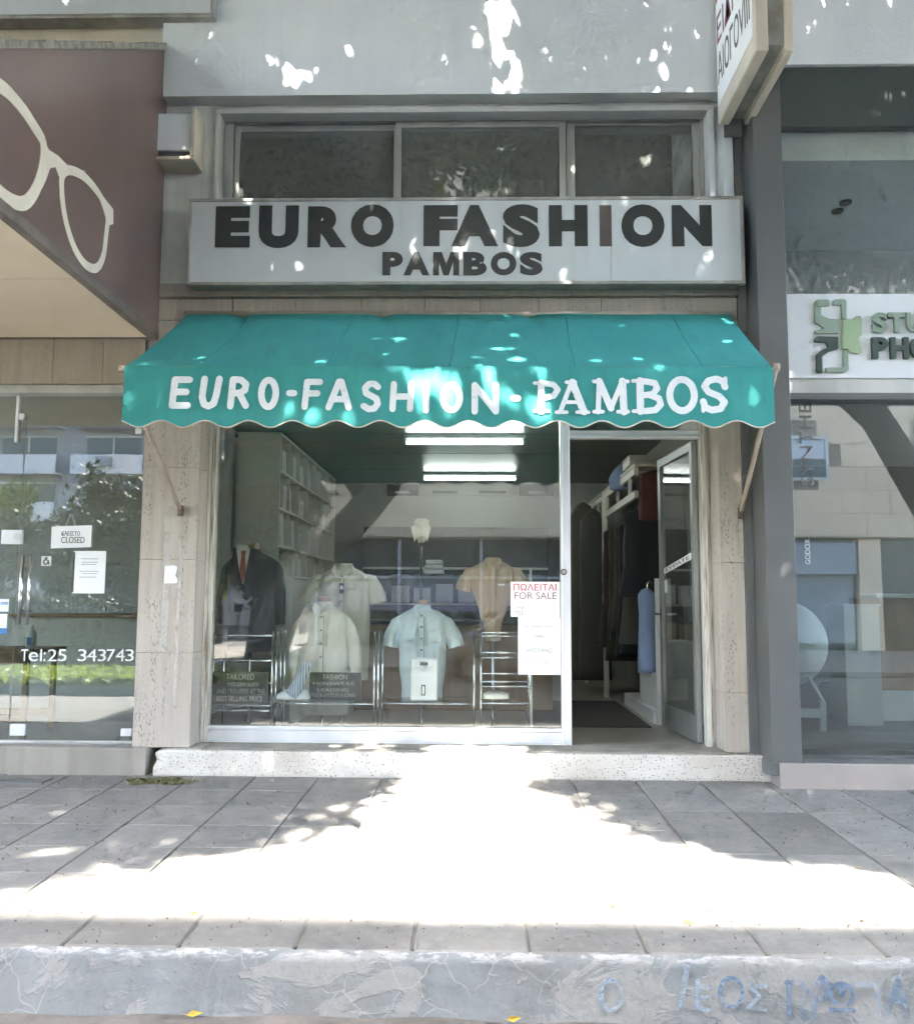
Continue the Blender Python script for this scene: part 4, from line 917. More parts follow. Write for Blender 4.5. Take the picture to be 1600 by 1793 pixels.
raised('emblem', K['sage'], [em([(590, 910), (668, 910), (672, 1180), (600, 1230), (345, 1225), (345, 1160), (590, 1150)][::-1])], d=.024)
for ch, x0, x1, y0, y1, mm in (('S', 1525, 1552, 549, 584, 'sage'), ('T', 1553, 1583, 549, 583, 'sage'), ('U', 1585, 1613, 549, 583, 'sage'), ('P', 1525, 1553, 592, 629, 'forest'), ('H', 1557, 1589, 592, 629, 'forest'), ('O', 1591, 1625, 592, 629, 'forest')):
    word_on('letter', ch, K[mm], PB, x0, x1, y0, y1, FY, offset=0.045, depth=.03)
# vertical vinyl lettering on the lower glass
def vertical(text, px, py_bottom, py_top, width, m, y):
    a = at(px, py_bottom, y); b = at(px, py_top, y); w_ = X(px + width, py_bottom, y) - a.x
    return fit_word('lettering', text, m, PB, (a.x + w_, y, a.z), (0, 0, 1), (-1, 0, 0), b.z - a.z, w_, 0.0, .001)
vertical('SYNTHESIS', 1403, 850, 660, 22, K['grey_letter'], RG - .001)
vertical('GODOX', 1410, 988, 944, 9, K['white_letter'], RG - .001)

# projecting sign
PS = thing('projecting_sign', 'cream double sided projecting sign box with faded lettering above the dark column', 'sign', (2.0, -.13, 5.0))
f0 = at(1257, 219, -.16); n0 = atx(1323, 74, f0.x)
psx0 = f0.x; psx1 = psx0 + .25; psz = f0.z; psy1 = -.16; psy0 = n0.y; pst = 7.4
MB().box(psx0 + .012, psx1 - .012, psy0 + .02, psy1, psz + .05, pst).build('casing', K['sign_frame'], PS)
for a, b in ((psx0, psx0 + .085), (psx1 - .06, psx1)):
    MB().box(a, b, psy0, psy1, psz, pst).build('frame_channel', K['emblem'], PS, .012)
box('sign_face', K['paper'], PS, psx0 - .004, psx0 - .0005, psy0 + .05, psy1 - .03, psz + .13, pst)
box('support_bracket', K['dark_clad'], PS, psx0 + .05, psx1 - .07, -.16, -.131, psz - .08, psz + .6)
# two rows of worn letters on the face seen obliquely
rowz = psz + .27
for row, (txt, m, h, z) in enumerate((('ΑΙΟΓΟVIII', K['ink'], .24, psz + .28), ('ΕΙΔΗΑΙ', K['ink_maroon'], .22, psz + .60), ('ΡΑΦΕΙ', K['ink_red'], .22, psz + .92))):
    fit_word('lettering', txt, m, PS, (psx0 - .0045, psy1 - .05, z), (0, -1, 0), (0, 0, 1), (psy1 - psy0) - .14, h, 0.01, .001)

# ------------------------------------------------------------------ inside the clothes shop
def lamp(label, px0, px1, py):
    d0, d1 = ray(px0, py), ray(px1, py); zt = ICZ - .085
    a = CAM + d0 * ((zt - CAM.z) / d0.z); b = CAM + d1 * ((zt - CAM.z) / d1.z); y = (a.y + b.y) / 2
    o = thing('fluorescent_lamp', label, 'lamp', ((a.x + b.x) / 2, y, ICZ), 'fluorescent lamps on the shop ceiling')
    MB().prism_x([(y - .05, ICZ - .001), (y - .045, ICZ - .04), (y - .02, ICZ - .055), (y + .02, ICZ - .055), (y + .045, ICZ - .04), (y + .05, ICZ - .001)], a.x - .03, b.x + .03).build('housing', K['fixture'], o)
    MB().tube([(a.x, y, zt), (b.x, y, zt)], .017, 12).build('tube', K['tube'], o, smooth=True)
    for x in (a.x - .012, b.x + .012): MB().box(x - .012, x + .012, y - .018, y + .018, zt - .02, ICZ - .05).build('tube_holder', K['fixture'], o)
lamp('bright ceiling tube lamp nearest the shop window', 712, 915, 775)
lamp('bright ceiling tube lamp deeper in the shop', 743, 902, 838)
lamp('ceiling tube lamp glowing just behind the awning scallops', 690, 940, 741)

# cubby shelf along the left wall
CU = thing('cubby_shelf', 'tall cream cubby shelf along the wall with a plain end panel', 'shelf', (-2.0, 3.4, BZ))
cy0 = 2.35; e0, e1 = at(416, 800, cy0), at(491, 800, cy0); ctop = Z(450, 756, cy0); cx1 = e1.x; cy1 = 5.9
box('end_panel', K['cream_unit'], CU, e0.x, cx1, cy0, cy0 + .03, BZ, ctop, .003)
box('end_panel', K['cream_unit'], CU, IX0 + .002, e0.x - .004, cy0 + .05, cy0 + .07, BZ, ctop - .05)
box('back_panel', K['dark_wood'], CU, IX0 + .002, IX0 + .022, cy0 + .071, cy1, BZ, ctop)
lev = [ctop - .012 - i * (ctop - 1.05) / 5 for i in range(6)]
for z in lev: box('shelf_board', K['cream_unit'], CU, IX0 + .023, cx1, cy0 + .031, cy1, z - .012, z + .012)
bays = [cy0 + .03 + i * (cy1 - cy0 - .03) / 7 for i in range(8)]
for y in bays[1:]: box('divider', K['cream_unit'], CU, IX0 + .023, cx1 - .01, y - .012, y + .012, lev[-1], ctop - .025)
box('lower_doors', K['cream_unit'], CU, IX0 + .023, cx1 - .02, cy0 + .031, cy1, BZ, lev[-1] - .013)
fm = None; kk = 0
for r in range(5):
    for cidx in range(6):
        for h in range(2):
            if random.random() < .08: continue
            y0 = bays[cidx] + .03 + h * .235; z0 = lev[r + 1] + .013; hh = (lev[0] - lev[1]) * random.uniform(.55, .9)
            if fm is None:
                fm = MB().box(-.16, .16, 0, .22, 0, .3).mesh('folded_pack')
            o = link('shirt_pack', fm, None, None); fm.materials.clear() if kk < 0 else None
            if not fm.materials: fm.materials.append(K['white_unit'])
            o.location = (cx1 - .19 + random.uniform(-.03, 0), y0, z0); o.scale = (1, random.uniform(.75, .95), hh / .3); o.rotation_euler = (0, random.uniform(-.06, .02), 0)
            tag(o, f"{('front', 'rear')[h]} packaged shirt in the {('first', 'second', 'third', 'fourth', 'fifth', 'sixth')[cidx]} cubby from the window, {('top', 'second', 'middle', 'fourth', 'lowest')[r]} row of cream shelf", 'shirt pack', 'packaged shirts in the cubby shelf'); kk += 1
# low white cabinet end in front of the cubbies
lc = thing('white_cabinet', 'narrow white cabinet end between the dark suit and the cream shirts', 'cabinet', (-1.7, 1.1, BZ))
a, b = at(483, 1008, 1.05), at(513, 1008, 1.05)
MB().box(a.x, b.x, 1.05, 2.6, BZ, a.z - .02).build('carcass', K['white_unit'], lc, .004); MB().box(a.x - .01, b.x + .01, 1.04, 2.6, a.z - .019, a.z).build('top', K['white_unit'], lc, .004)

# --- garments on bust forms
def wrinkle(seed, amp):
    def f(p, t):
        v = Vector((p.x * 12, p.y * 12, p.z * 3.0 + seed)); w = Vector((p.x * 30 + p.z * 9, p.y * 30, p.z * 9 + seed))
        k = amp * (noise.noise(v) + .45 * noise.noise(w)); return Vector((math.cos(t) * k, math.sin(t) * k, 0))
    return f
def interp(rs, m):
    out = []
    for i in range(m + 1):
        f = i / m * (len(rs) - 1); k = min(int(f), len(rs) - 2); t = f - k; t = t * t * (3 - 2 * t) * .4 + t * .6
        out.append(tuple(rs[k][j] * (1 - t) + rs[k + 1][j] * t for j in range(len(rs[0]))))
    return out
def garment(name, label, cat, cx, y, zb, zt, hw, m, sleeves=None, waist=None, collar=True, buttons=None, pocket=(), neck=True, neck_tilt=0.0, seed=0, depth=None, amp=.012, hem=None, tag_card=None, placket=True):
    """shirt on a bust form; zb hem, zt collar, hw half shoulder width"""
    L = zt - zb; o = thing(name, label, cat, (cx, y, zb)); dp = depth or hw * .5
    w0 = hem or hw * .94; w1 = waist or hw * .92
    prof = [(0, w0, dp * .95), (.12, w0 * .98, dp * .95), (.32, w1, dp * .92), (.55, (w1 + hw) / 2, dp), (.72, hw * .97, dp * 1.05), (.84, hw, dp), (.90, hw * .90, dp * .88), (.945, hw * .62, dp * .72), (.975, hw * .36, dp * .58), (1.0, hw * .29, dp * .55)]
    rs = [(cx, y, zb + f * L, a, b) for f, a, b in prof]
    mb = MB().rings(interp(rs, 44), 48, 2.5, False, False, wrinkle(seed, amp * 1.5))
    body = mb.build('body', m, o, smooth=True)
    if sleeves:
        for s in (-1, 1):
            pts = sleeves[0] if s < 0 else sleeves[1]
            path = [(cx + s * hw * .55, y, zb + L * .835)] + [(cx + s * p[0], y + p[2], zt - p[1] - .034) for p in pts]
            rad = [hw * .20] + [p[3] * (.80 if i_ == 0 else .92) for i_, p in enumerate(pts)]
            n_ = 14; P2 = []; R2 = []
            for i in range(n_ + 1):
                f = i / n_ * (len(path) - 1); k = min(int(f), len(path) - 2); t = f - k
                P2.append(Vector(path[k]).lerp(Vector(path[k + 1]), t)); R2.append((rad[k] * (1 - t) + rad[k + 1] * t) * (1 + .07 * noise.noise((i * 1.3, seed, s))))
            sl_ = MB().tube(P2, R2, 18, False)
            sl_.v = [(v[0] + .006 * noise.noise((v[0] * 14, v[1] * 14, v[2] * 9 + seed)), v[1] + .006 * noise.noise((v[0] * 13, v[1] * 9, v[2] * 12)), v[2]) for v in sl_.v]
            sl_.build('sleeve', m, o, smooth=True)
    fy = y - dp
    def front_y(z):
        f = (z - zb) / L; 
        for (a, b) in zip(prof[:-1], prof[1:]):
            if a[0] <= f <= b[0]: return y - (a[2] + (b[2] - a[2]) * (f - a[0]) / max(b[0] - a[0], 1e-6)) - amp * .9
        return fy
    if placket:
        zs = [zb + L * (.02 + .9 * i / 12) for i in range(13)]
        MB().grid(lambda u, v: (cx - .016 + .032 * u, front_y(zb + L * (.02 + .9 * v)) - .010, zb + L * (.02 + .9 * v)), 2, 14).build('placket', m, o, smooth=True)
        MB().grid(lambda u, v: (cx + .0165 + .004 * u, front_y(zb + L * (.02 + .9 * v)) - .0095, zb + L * (.02 + .9 * v)), 1, 14).build('placket_shadow_line', K['taupe_line'], o)  # thin dark strip paints the shadow line along the placket
    if collar:
        for s in (-1, 1):
            yy = front_y(zb + L * .94)
            pl = [(cx + s * .004, zt - L * .085), (cx + s * hw * .18, zt - L * .135), (cx + s * hw * .40, zt - L * .045), (cx + s * hw * .30, zt + .012)]
            if s > 0: pl = pl
            else: pl = pl[::-1]
            mbx = MB(); k4 = len(pl)
            front = [(p[0], front_y(min(p[1], zt - L * .06)) - .016 + (.05 if p[1] > zt - .01 else 0), p[1]) for p in pl]
            back = [(p[0], q[1] + .010, p[1]) for p, q in zip(pl, front)]
            mbx.add(front + back, [tuple(range(k4)), tuple(range(2 * k4 - 1, k4 - 1, -1))] + [(i, i + k4, (i + 1) % k4 + k4, (i + 1) % k4) for i in range(k4)]).build('collar', m, o, .004)
        MB().rings([(cx, y + .006, zt - .02, hw * .33, dp * .60), (cx, y + .008, zt + .014, hw * .30, dp * .58), (cx, y + .008, zt + .016, hw * .27, dp * .54), (cx, y + .006, zt - .02, hw * .29, dp * .54)], 24, 2.1).build('neckband', m, o, smooth=True)
    if buttons:
        for f in buttons[0]:
            z = zb + L * f; MB().tube([(cx, front_y(z) - .020, z), (cx, front_y(z) - .006, z)], .008, 8).build('button', buttons[1], o)
    for (px_, f0, f1, wd) in pocket:
        MB().grid(lambda u, v: (cx + px_ - wd / 2 + wd * u, front_y(zb + L * (f0 + (f1 - f0) * v)) * 1.0 + .012 * abs(px_) / hw - .008, zb + L * (f0 + (f1 - f0) * v)), 4, 4).build('pocket', m, o, smooth=True)
    if neck:
        MB().rings([(cx, y + .01, zt - .06, hw * .25, dp * .48), (cx, y + .012, zt + .01, hw * .24, dp * .46), (cx + neck_tilt, y + .014, zt + hw * .22, hw * .225, dp * .44), (cx + neck_tilt * 1.3, y + .016, zt + hw * .27, hw * .19, dp * .36), (cx + neck_tilt * 1.4, y + .016, zt + hw * .285, hw * .05, dp * .1)], 22, 2, False, True).build('neck_form', K['skin_form'], o, smooth=True)
    if tag_card:
        z = zb + L * tag_card; t_ = MB().box(cx - .02, cx + .02, front_y(z) - .014, front_y(z) - .010, z - .05, z + .04).build('price_tag', K['ink'], o)
        MB().box(cx - .012, cx + .012, front_y(z) - .0155, front_y(z) - .0142, z - .015, z + .015).build('tag_label', K['paper'], t_)
    return o
K['taupe_line'] = mat('shadow_line_and_buttons', (0.22, 0.20, 0.165, 1), None, 20, 0.9)  # taupe of the painted placket shadow lines and of the buttons
def stand(o, cx, y, z0, z1, m=None):
    MB().tube([(cx, y, z0), (cx, y, z1)], .011, 8).build('stand_pole', K['mirror'], o, smooth=True)
    MB().rings([(cx, y, z0, .11, .11), (cx, y, z0 + .012, .11, .11), (cx, y, z0 + .03, .02, .02)], 20, 2, True, True).build('stand_base', K['mirror'], o, smooth=True)
K['c_cream'] = cloth('cream_cotton', (0.84, 0.81, 0.68, 1)); K['c_ivory'] = cloth('ivory_cotton', (0.86, 0.84, 0.75, 1))
K['c_blue'] = cloth('pale_blue_cotton', (0.68, 0.80, 0.85, 1), (0.62, 0.74, 0.79, 1)); K['c_tan'] = cloth('tan_knit', (0.62, 0.46, 0.31, 1))
K['c_navy'] = cloth('navy_wool', (0.030, 0.034, 0.042, 1), fold=.3); K['c_tie'] = cloth('rust_tie', (0.33, 0.085, 0.07, 1), fold=.2)
K['c_white'] = cloth('white_shirt_cotton', (0.82, 0.86, 0.90, 1), fold=.3); K['c_stripe'] = cloth('blue_stripe_cotton', (0.66, 0.71, 0.78, 1), wave=(17, (0.20, 0.27, 0.42, 1)))
def G_(px, py, y): return at(px, py, y)
def put(px, pyt, pyb, y): t = at(px, pyt, y); b = at(px, pyb, y); return t.x, b.z, t.z
x, zb, zt = put(603, 990, 1190, 1.15)
g = garment('short_sleeve_shirt', 'cream short sleeve shirt with dark tag on the rear bust form', 'shirt', x, 1.15, zb, zt, .235, K['c_cream'], ([(.22, .10, 0, .085), (.27, .20, 0, .088), (.305, .29, 0, .088)], [(.22, .10, 0, .085), (.27, .20, 0, .088), (.30, .29, 0, .088)]), pocket=((.10, .60, .78, .11),), seed=1, buttons=([.9, .68, .56, .44], K['taupe_line']), tag_card=.80, neck=False)
stand(g, x, 1.15, BZ, zb + .3)
x, zb, zt = put(568, 1057, 1250, .80)
g = garment('long_sleeve_shirt', 'ivory long sleeve shirt with chest pocket at the front of the display', 'shirt', x, .80, zb, zt, .215, K['c_ivory'], ([(.19, .12, 0, .07), (.235, .32, -.01, .058), (.235, .52, -.04, .05), (.215, .70, -.05, .045)], [(.19, .12, 0, .07), (.25, .32, 0, .06), (.265, .55, -.01, .052), (.27, .70, -.01, .048)]), pocket=((.10, .60, .75, .10),), seed=2, buttons=([.88, .76, .64, .52], K['taupe_line']), neck_tilt=-.01)
stand(g, x, .80, BZ, zb + .3)
x, zb, zt = put(740, 1062, 1222, .78)
K['c_button'] = K['ink']
g = garment('short_sleeve_shirt', 'pale blue short sleeve shirt with dark buttons on a bust form', 'shirt', x, .78, zb, zt, .205, K['c_blue'], ([(.20, .10, 0, .07), (.245, .20, 0, .072), (.265, .29, 0, .072)], [(.20, .10, 0, .07), (.25, .20, 0, .072), (.275, .29, 0, .072)]), pocket=((-.10, .62, .76, .10), (.10, .62, .76, .10)), seed=3, buttons=([.9, .78, .655, .53, .41], K['ink']), hem=.17)
stand(g, x, .78, BZ, zb + .3)
x, zb, zt = put(863, 980, 1122, 1.0)
g = garment('polo_shirt', 'tan polo shirt tapering to a narrow waist beside the sale notices', 'shirt', x, 1.0, zb, zt, .20, K['c_tan'], ([(.19, .08, 0, .07), (.235, .16, 0, .07), (.255, .23, 0, .068)], [(.19, .08, 0, .07), (.235, .16, 0, .07), (.255, .23, 0, .068)]), waist=.105, hem=.062, collar=True, neck=False, seed=4, depth=.085)
p = at(876, 1024, .9); MB().box(p.x - .02, p.x + .035, .882, .890, p.z - .008, p.z + .008).build('brand_patch', K['paper'], g)
stand(g, x, 1.0, BZ, zb + .1)
# dark suit with cream shirt and rust tie
x, zb, zt = put(443, 962, 1142, 1.0)
g = garment('suit_jacket', 'dark navy suit jacket with cream shirt and rust tie at the window edge', 'suit', x, 1.0, zb, zt, .215, K['c_navy'], ([(.20, .12, 0, .07), (.23, .35, 0, .06), (.235, .60, 0, .052)], [(.20, .12, 0, .07), (.235, .35, 0, .06), (.24, .60, 0, .052)]), collar=False, placket=False, seed=5, neck=True, amp=.006)
xt = x - .045
MB().prism_y([(xt - .085, zt - .005), (xt + .0, zt - .30), (xt + .06, zt - .02), (xt + .02, zt + .03), (xt - .06, zt + .03)], .868, .876).build('shirt_front', K['c_cream'], g, .003)
MB().prism_y([(xt - .015, zt - .06), (xt - .03, zt - .20), (xt + .0, zt - .285), (xt + .022, zt - .20), (xt + .015, zt - .06), (xt + .022, zt - .02), (xt - .02, zt - .02)], .858, .867).build('tie', K['c_tie'], g, .003)
for s, ox in ((-1, xt - .01), (1, xt + .01)): 
    pl = [(ox, zt - .31), (ox + s * .085, zt - .17), (ox + s * .06, zt - .14), (ox + s * .085, zt - .12), (ox + s * .075, zt + .0), (ox + s * .05, zt + .01)]
    MB().prism_y(pl if s > 0 else pl[::-1], .850, .8575).build('lapel', K['c_navy'], g, .003)
stand(g, x, 1.0, BZ, zb + .2)
# collar display on a tall pole
x, zb, zt = put(738, 908, 940, 1.05)
g = thing('collar_stand', 'small cream collar form on a tall chrome pole behind the blue shirt', 'display stand', (x, 1.05, BZ))
MB().rings(interp([(x + .0, 1.05, zb - .05, .025, .02), (x, 1.05, zb, .05, .045), (x, 1.05, zb + .07, .066, .06), (x, 1.05, zt - .02, .062, .055), (x, 1.05, zt, .04, .035)], 14), 20, 2, False, True, wrinkle(9, .004)).build('collar_form', K['c_ivory'], g, smooth=True)
for s in (-1, 1): MB().prism_y([(x, zb + .04), (x + s * .055, zb - .05), (x + s * .085, zb + .075), (x + s * .05, zb + .10)][::s], .966, .976).build('collar_flap', K['c_ivory'], g, .003)
MB().tube([(x, 1.05, BZ), (x, 1.05, zb)], .012, 10).build('pole', K['mirror'], g, smooth=True)
MB().rings([(x, 1.05, BZ, .13, .13), (x, 1.05, BZ + .015, .13, .13), (x, 1.05, BZ + .03, .02, .02)], 20, 2, True, True).build('base', K['mirror'], g)
# folded white shirt standing on the glass shelf, striped shirt draped beside the board
RY = .42
def shelf_z(py): return Z(600, py, RY)
zs_ = shelf_z(1224)
x0_, x1_ = X(719, 1190, .36), X(766, 1190, .36); ztp = Z(742, 1153, .36)
fs_ = thing('folded_shirt', 'folded white shirt with dark tags propped before the pale blue shirt', 'shirt', ((x0_ + x1_) / 2, .36, zs_))
MB().box(x0_, x1_, .33, .37, zs_ + .001, ztp).build('packed_body', K['c_white'], fs_, .012)
xm = (x0_ + x1_) / 2
for s in (-1, 1): MB().prism_y([(xm, ztp - .10), (xm + s * .06, ztp - .06), (xm + s * .072, ztp - .012), (xm + s * .03, ztp - .004)][::s], .318, .329).build('collar', K['c_white'], fs_, .004)
MB().box(xm - .03, xm + .03, .313, .3175, ztp - .05, ztp - .025).build('size_label', K['ink'], fs_); MB().box(xm - .02, xm + .012, .325, .3295, zs_ + .04, zs_ + .12).build('price_tag', K['ink'], fs_); MB().box(xm - .012, xm + .004, .322, .3248, zs_ + .05, zs_ + .11).build('tag_label', K['paper'], fs_)
ss = thing('striped_shirt', 'blue and white striped sleeve draped on the glass shelf beside the dark board', 'shirt', (X(520, 1225, .38), .38, zs_))
pa = [at(538, 1160, .38), at(528, 1183, .37), at(520, 1205, .36), at(505, 1226, .36)]
MB().tube([pa[0].lerp(pa[1], .0), pa[0].lerp(pa[1], .5), pa[1], pa[1].lerp(pa[2], .5), pa[2], pa[2].lerp(pa[3], .6)], [.034, .040, .044, .048, .052, .056], 16).build('sleeve', K['c_stripe'], ss, smooth=True)
MB().rings(interp([(pa[3].x + .03, .39, zs_ + .001, .13, .06), (pa[3].x + .03, .39, zs_ + .03, .125, .058), (pa[3].x + .05, .39, zs_ + .07, .08, .04), (pa[3].x + .06, .39, zs_ + .085, .03, .02)], 10), 26, 2.2, True, True, wrinkle(3, .006)).build('folded_body', K['c_white'], ss, smooth=True)

# chrome display racks with glass shelves (three bays)
def rack(label, px_l, px_r, rails, shelf_py, posts):
    o = thing('display_rack', label, 'rack', (X((px_l + px_r) / 2, 1270, RY), RY, BZ), 'chrome display racks in the shop window')
    for p in posts:
        xx = X(p, 1150, RY); zt_ = Z(p, 1106, RY)
        MB().tube([(xx, RY - .02, BZ), (xx, RY - .02, zt_)], .0075, 8).build('post', K['mirror'], o, smooth=True)
        MB().tube([(xx + .004, RY + .26, BZ), (xx + .004, RY + .26, zt_ - .0)], .0075, 8).build('post', K['mirror'], o, smooth=True)
    xl, xr = X(px_l, 1150, RY), X(px_r, 1150, RY)
    for q in rails:
        z = Z((px_l + px_r) / 2, q, RY - .02); MB().tube([(xl, RY - .02, z), (xr, RY - .02, z)], .006, 8).build('rail', K['mirror'], o, smooth=True)
    for q in shelf_py:
        z = Z((px_l + px_r) / 2, q, RY - .02); MB().box(xl + .006, xr - .006, RY - .10, RY + .24, z - .014, z - .0065).build('glass_shelf', K['glass_clear'], o)
        for yy in (RY - .10, RY + .25): MB().tube([(xl, yy, z - .02), (xr, yy, z - .02)], .005, 8).build('shelf_rail', K['mirror'], o, smooth=True)
rack('chrome display rack holding the dark tailored suits board', 372, 479, (1113, 1157, 1196, 1236), (1238,), (375, 478))
rack('chrome display rack with the striped sleeve and second dark board', 486, 657, (), (1226,), (485, 656))
rack('chrome display rack carrying the folded white shirt', 671, 829, (), (1226,), (663, 830))
rack('chrome ladder rack beneath the tan polo and sale notices', 843, 930, (1108, 1114, 1143, 1152, 1180, 1194, 1232), (1196,), (842, 928))
fp = thing('folded_polo', 'grey folded garment on the ladder rack under the tan polo', 'garment', (X(870, 1215, .45), .45, .5))
c = at(868, 1213, .45); MB().rings(interp([(c.x, .45, c.z - .04, .10, .10), (c.x, .45, c.z - .01, .10, .10), (c.x, .45, c.z + .0, .07, .07)], 6), 24, 3.5, True, True, wrinkle(5, .006)).build('garment', K['c_ivory'], fp, smooth=True)
# black letter boards
def board(label, px0, px1, py0, py1, y, lines):
    o = thing('letter_board', label, 'sign', at((px0 + px1) / 2, py1, y))
    a = at(px0, py1, y); b = at(px1, py0, y); MB().box(a.x, b.x, y, y + .012, a.z, b.z).build('board', K['board_grey'], o, .002)
    for (t, q0, q1, l0, l1) in lines: word_on('lettering', t, K['board_letter'], o, l0, l1, q0, q1, y - .0005, 0.0, .001)
board('dark letter board reading tailored suits at best selling price', 371, 470, 1177, 1233, .38, (('TAILORED', 1180, 1190, 396, 445), ('MODERN SUITS', 1195, 1202, 398, 452), ('AND TROUSERS AT THE', 1206, 1215, 379, 464), ('BEST SELLING PRICE', 1219, 1228, 379, 459)))
board('dark letter board behind the shelf under the ivory shirt', 541, 632, 1178, 1226, .44, (('FASHION', 1181, 1190, 566, 608), ('MENSWEAR', 1194, 1200, 548, 622), ('LEADING', 1205, 1211, 556, 610), ('STYLE & LAYTON & JONES', 1214, 1222, 539, 622)))
# sale notices taped inside the glass
def paper(name, label, px0, px1, py0, py1, y):
    a = at(px0, py1, y); b = at(px1, py0, y); o = thing(name, label, 'notice', ((a.x + b.x) / 2, y, a.z)); MB().box(a.x, b.x, y, y + .001, a.z, b.z).build('sheet', K['paper'], o); return o
NY = GYF + .003
n = paper('sale_notice', 'white FOR SALE notice with red Greek heading taped to the shop window', 894, 980, 1019, 1080, NY)
word_on('lettering', 'ΠΩΛΕΙΤΑΙ', K['ink_red'], n, 899, 974, 1022, 1034, NY - .0003, 0.014, .0006); word_on('lettering', 'FOR SALE', K['ink_maroon'], n, 901, 974, 1037, 1049, NY - .0003, 0.0, .0006)
word_on('lettering', 'ΤΗΛ.', K['ink'], n, 902, 919, 1061, 1067, NY - .0003, 0.0, .0006); word_on('lettering', 'TEL.', K['ink'], n, 902, 919, 1070, 1077, NY - .0003, 0.0, .0006)
MB().box(X(922, 1067, NY), X(955, 1067, NY), NY - .0009, NY - .0003, Z(940, 1067, NY), Z(940, 1066.2, NY)).build('dotted_line', K['shutter'], n)
n = paper('closing_notice', 'tall white notice about clothes directly under the sale notice', 907, 981, 1081, 1181, NY + .0015)
word_on('lettering', 'ΠΡΟΣΦΟΡΕΣ ΡΟΥΧΑ', K['ink'], n, 917, 969, 1095, 1099, NY + .0012, 0.0, .0006); word_on('lettering', 'OPEN', K['ink'], n, 934, 954, 1112, 1117, NY + .0012, 0.0, .0006)
word_on('lettering', 'WEDDING', K['ink'], n, 921, 966, 1135, 1143, NY + .0012, 0.0, .0006); word_on('lettering', 'CLOTHES', K['ink'], n, 924, 963, 1156, 1163, NY + .0012, 0.0, .0006)
# white neon-like tube strip behind the notices
wt = thing('white_tube', 'thin white vertical pole behind the sale notices', 'pole', at(930, 1272, .40))
a = at(929, 995, .40); MB().tube([(a.x, .40, BZ), (a.x, .40, a.z)], .011, 10).build('pole', K['white_letter'], wt, smooth=True)

# display-window background: back counters, a mannequin picture and boxes
bx = thing('storage_box', 'stack of white paper behind the collar stand', 'paper stack', at(758, 1004, 2.2))
a = at(742, 1005, 2.2); b = at(776, 981, 2.2)
for i, zc in enumerate((0, .35, .7)): MB().box(a.x + .01 * i, b.x - .006 * i, 2.15, 2.45, a.z + (b.z - a.z) * zc + .002, a.z + (b.z - a.z) * (zc + .3)).build('sheaf', K['paper'], bx, .004)
ct = thing('sales_counter', 'brown wooden sales counter deep inside the clothes shop', 'counter', (-.2, 2.6, BZ))
MB().box(-1.2, .75, 2.35, 2.9, BZ, 1.02).build('body', K['wood'], ct, .006); MB().box(-1.25, .8, 2.28, 2.95, 1.021, 1.06).build('top', K['dark_wood'], ct, .006); MB().box(-1.1, .7, 2.36, 2.84, 1.061, a.z + .001).build('glass_case', K['glass_clear'], ct)
bb = thing('back_shelf', 'dark shelving with pale garments across the back of the clothes shop', 'shelf', (-.2, 5.9, BZ))
MB().box(-1.6, 1.0, 6.0, 6.36, BZ, 2.3).build('carcass', K['dark_wood'], bb, .004)
for z in (.7, 1.2, 1.7): MB().box(-1.6, 1.0, 5.9, 6.0, z, z + .03).build('shelf_board', K['cream_unit'], bb)
for i in range(16):
    x_ = -1.5 + (i % 8) * .31; z_ = (.735, 1.235)[i // 8]
    MB().box(x_, x_ + .24, 5.88, 5.999, z_, z_ + random.uniform(.12, .3)).build('folded_stack', random.choice([K['c_ivory'], K['c_blue'], K['c_tan'], K['white_unit']]), bb, .01)

# clothes rail with hanging garments along the right wall
cr = thing('clothes_rail', 'cream overhead rail and shelf frame for hanging clothes along the right wall', 'clothes rail', (1.7, 3.2, BZ))
RX = 1.50; ry0, ry1 = 1.75, 5.6; rlz = 2.22
for z, w_ in ((rlz, .02), (rlz + .22, .025)): MB().box(RX - .03, RX + .01, ry0, ry1, z, z + .07).build('rail', K['cream_unit'], cr, .004)
MB().box(RX - .03, IX1 - .01, ry0, ry1, rlz + .30, rlz + .325).build('shelf', K['cream_unit'], cr, .003)
for y in (ry0 + 1.9, ry1 - .1): MB().box(RX - .06, RX - .005, y, y + .05, BZ, rlz + .29).build('upright', K['cream_unit'], cr, .004)
for i in range(5): MB().box(RX - .029, RX + .0, ry0 + .3 + i * .75, ry0 + .34 + i * .75, rlz + .071, rlz + .219).build('strut', K['cream_unit'], cr)
def hanging(label, y, zt, zb, w, th, m, x=None, name='hanging_garment', cat='garment', flare=1.15, seed=0):
    """a garment on a hanger seen along the rail: shoulders run across the rail"""
    x = x if x is not None else RX + .22
    o = thing(name, label, cat, (x, y, zb))
    prof = [(x, y, zb, w * .5 * flare, th * .6), (x, y, zb + (zt - zb) * .4, w * .48, th * .55), (x, y, zb + (zt - zb) * .75, w * .47, th * .55), (x, y, zb + (zt - zb) * .93, w * .46, th * .5), (x, y, zb + (zt - zb) * .98, w * .25, th * .35), (x, y, zt, w * .06, th * .15)]
    MB().rings(interp(prof, 26), 40, 2.6, True, True, wrinkle(seed, .016)).build('garment', m, o, smooth=True)
    MB().tube([(x, y, zt - .02), (x, y, zt + .04), (x + .02, y, zt + .07), (x + .045, y, zt + .04)], .004, 6).build('hanger_hook', K['mirror'], o)
    return o
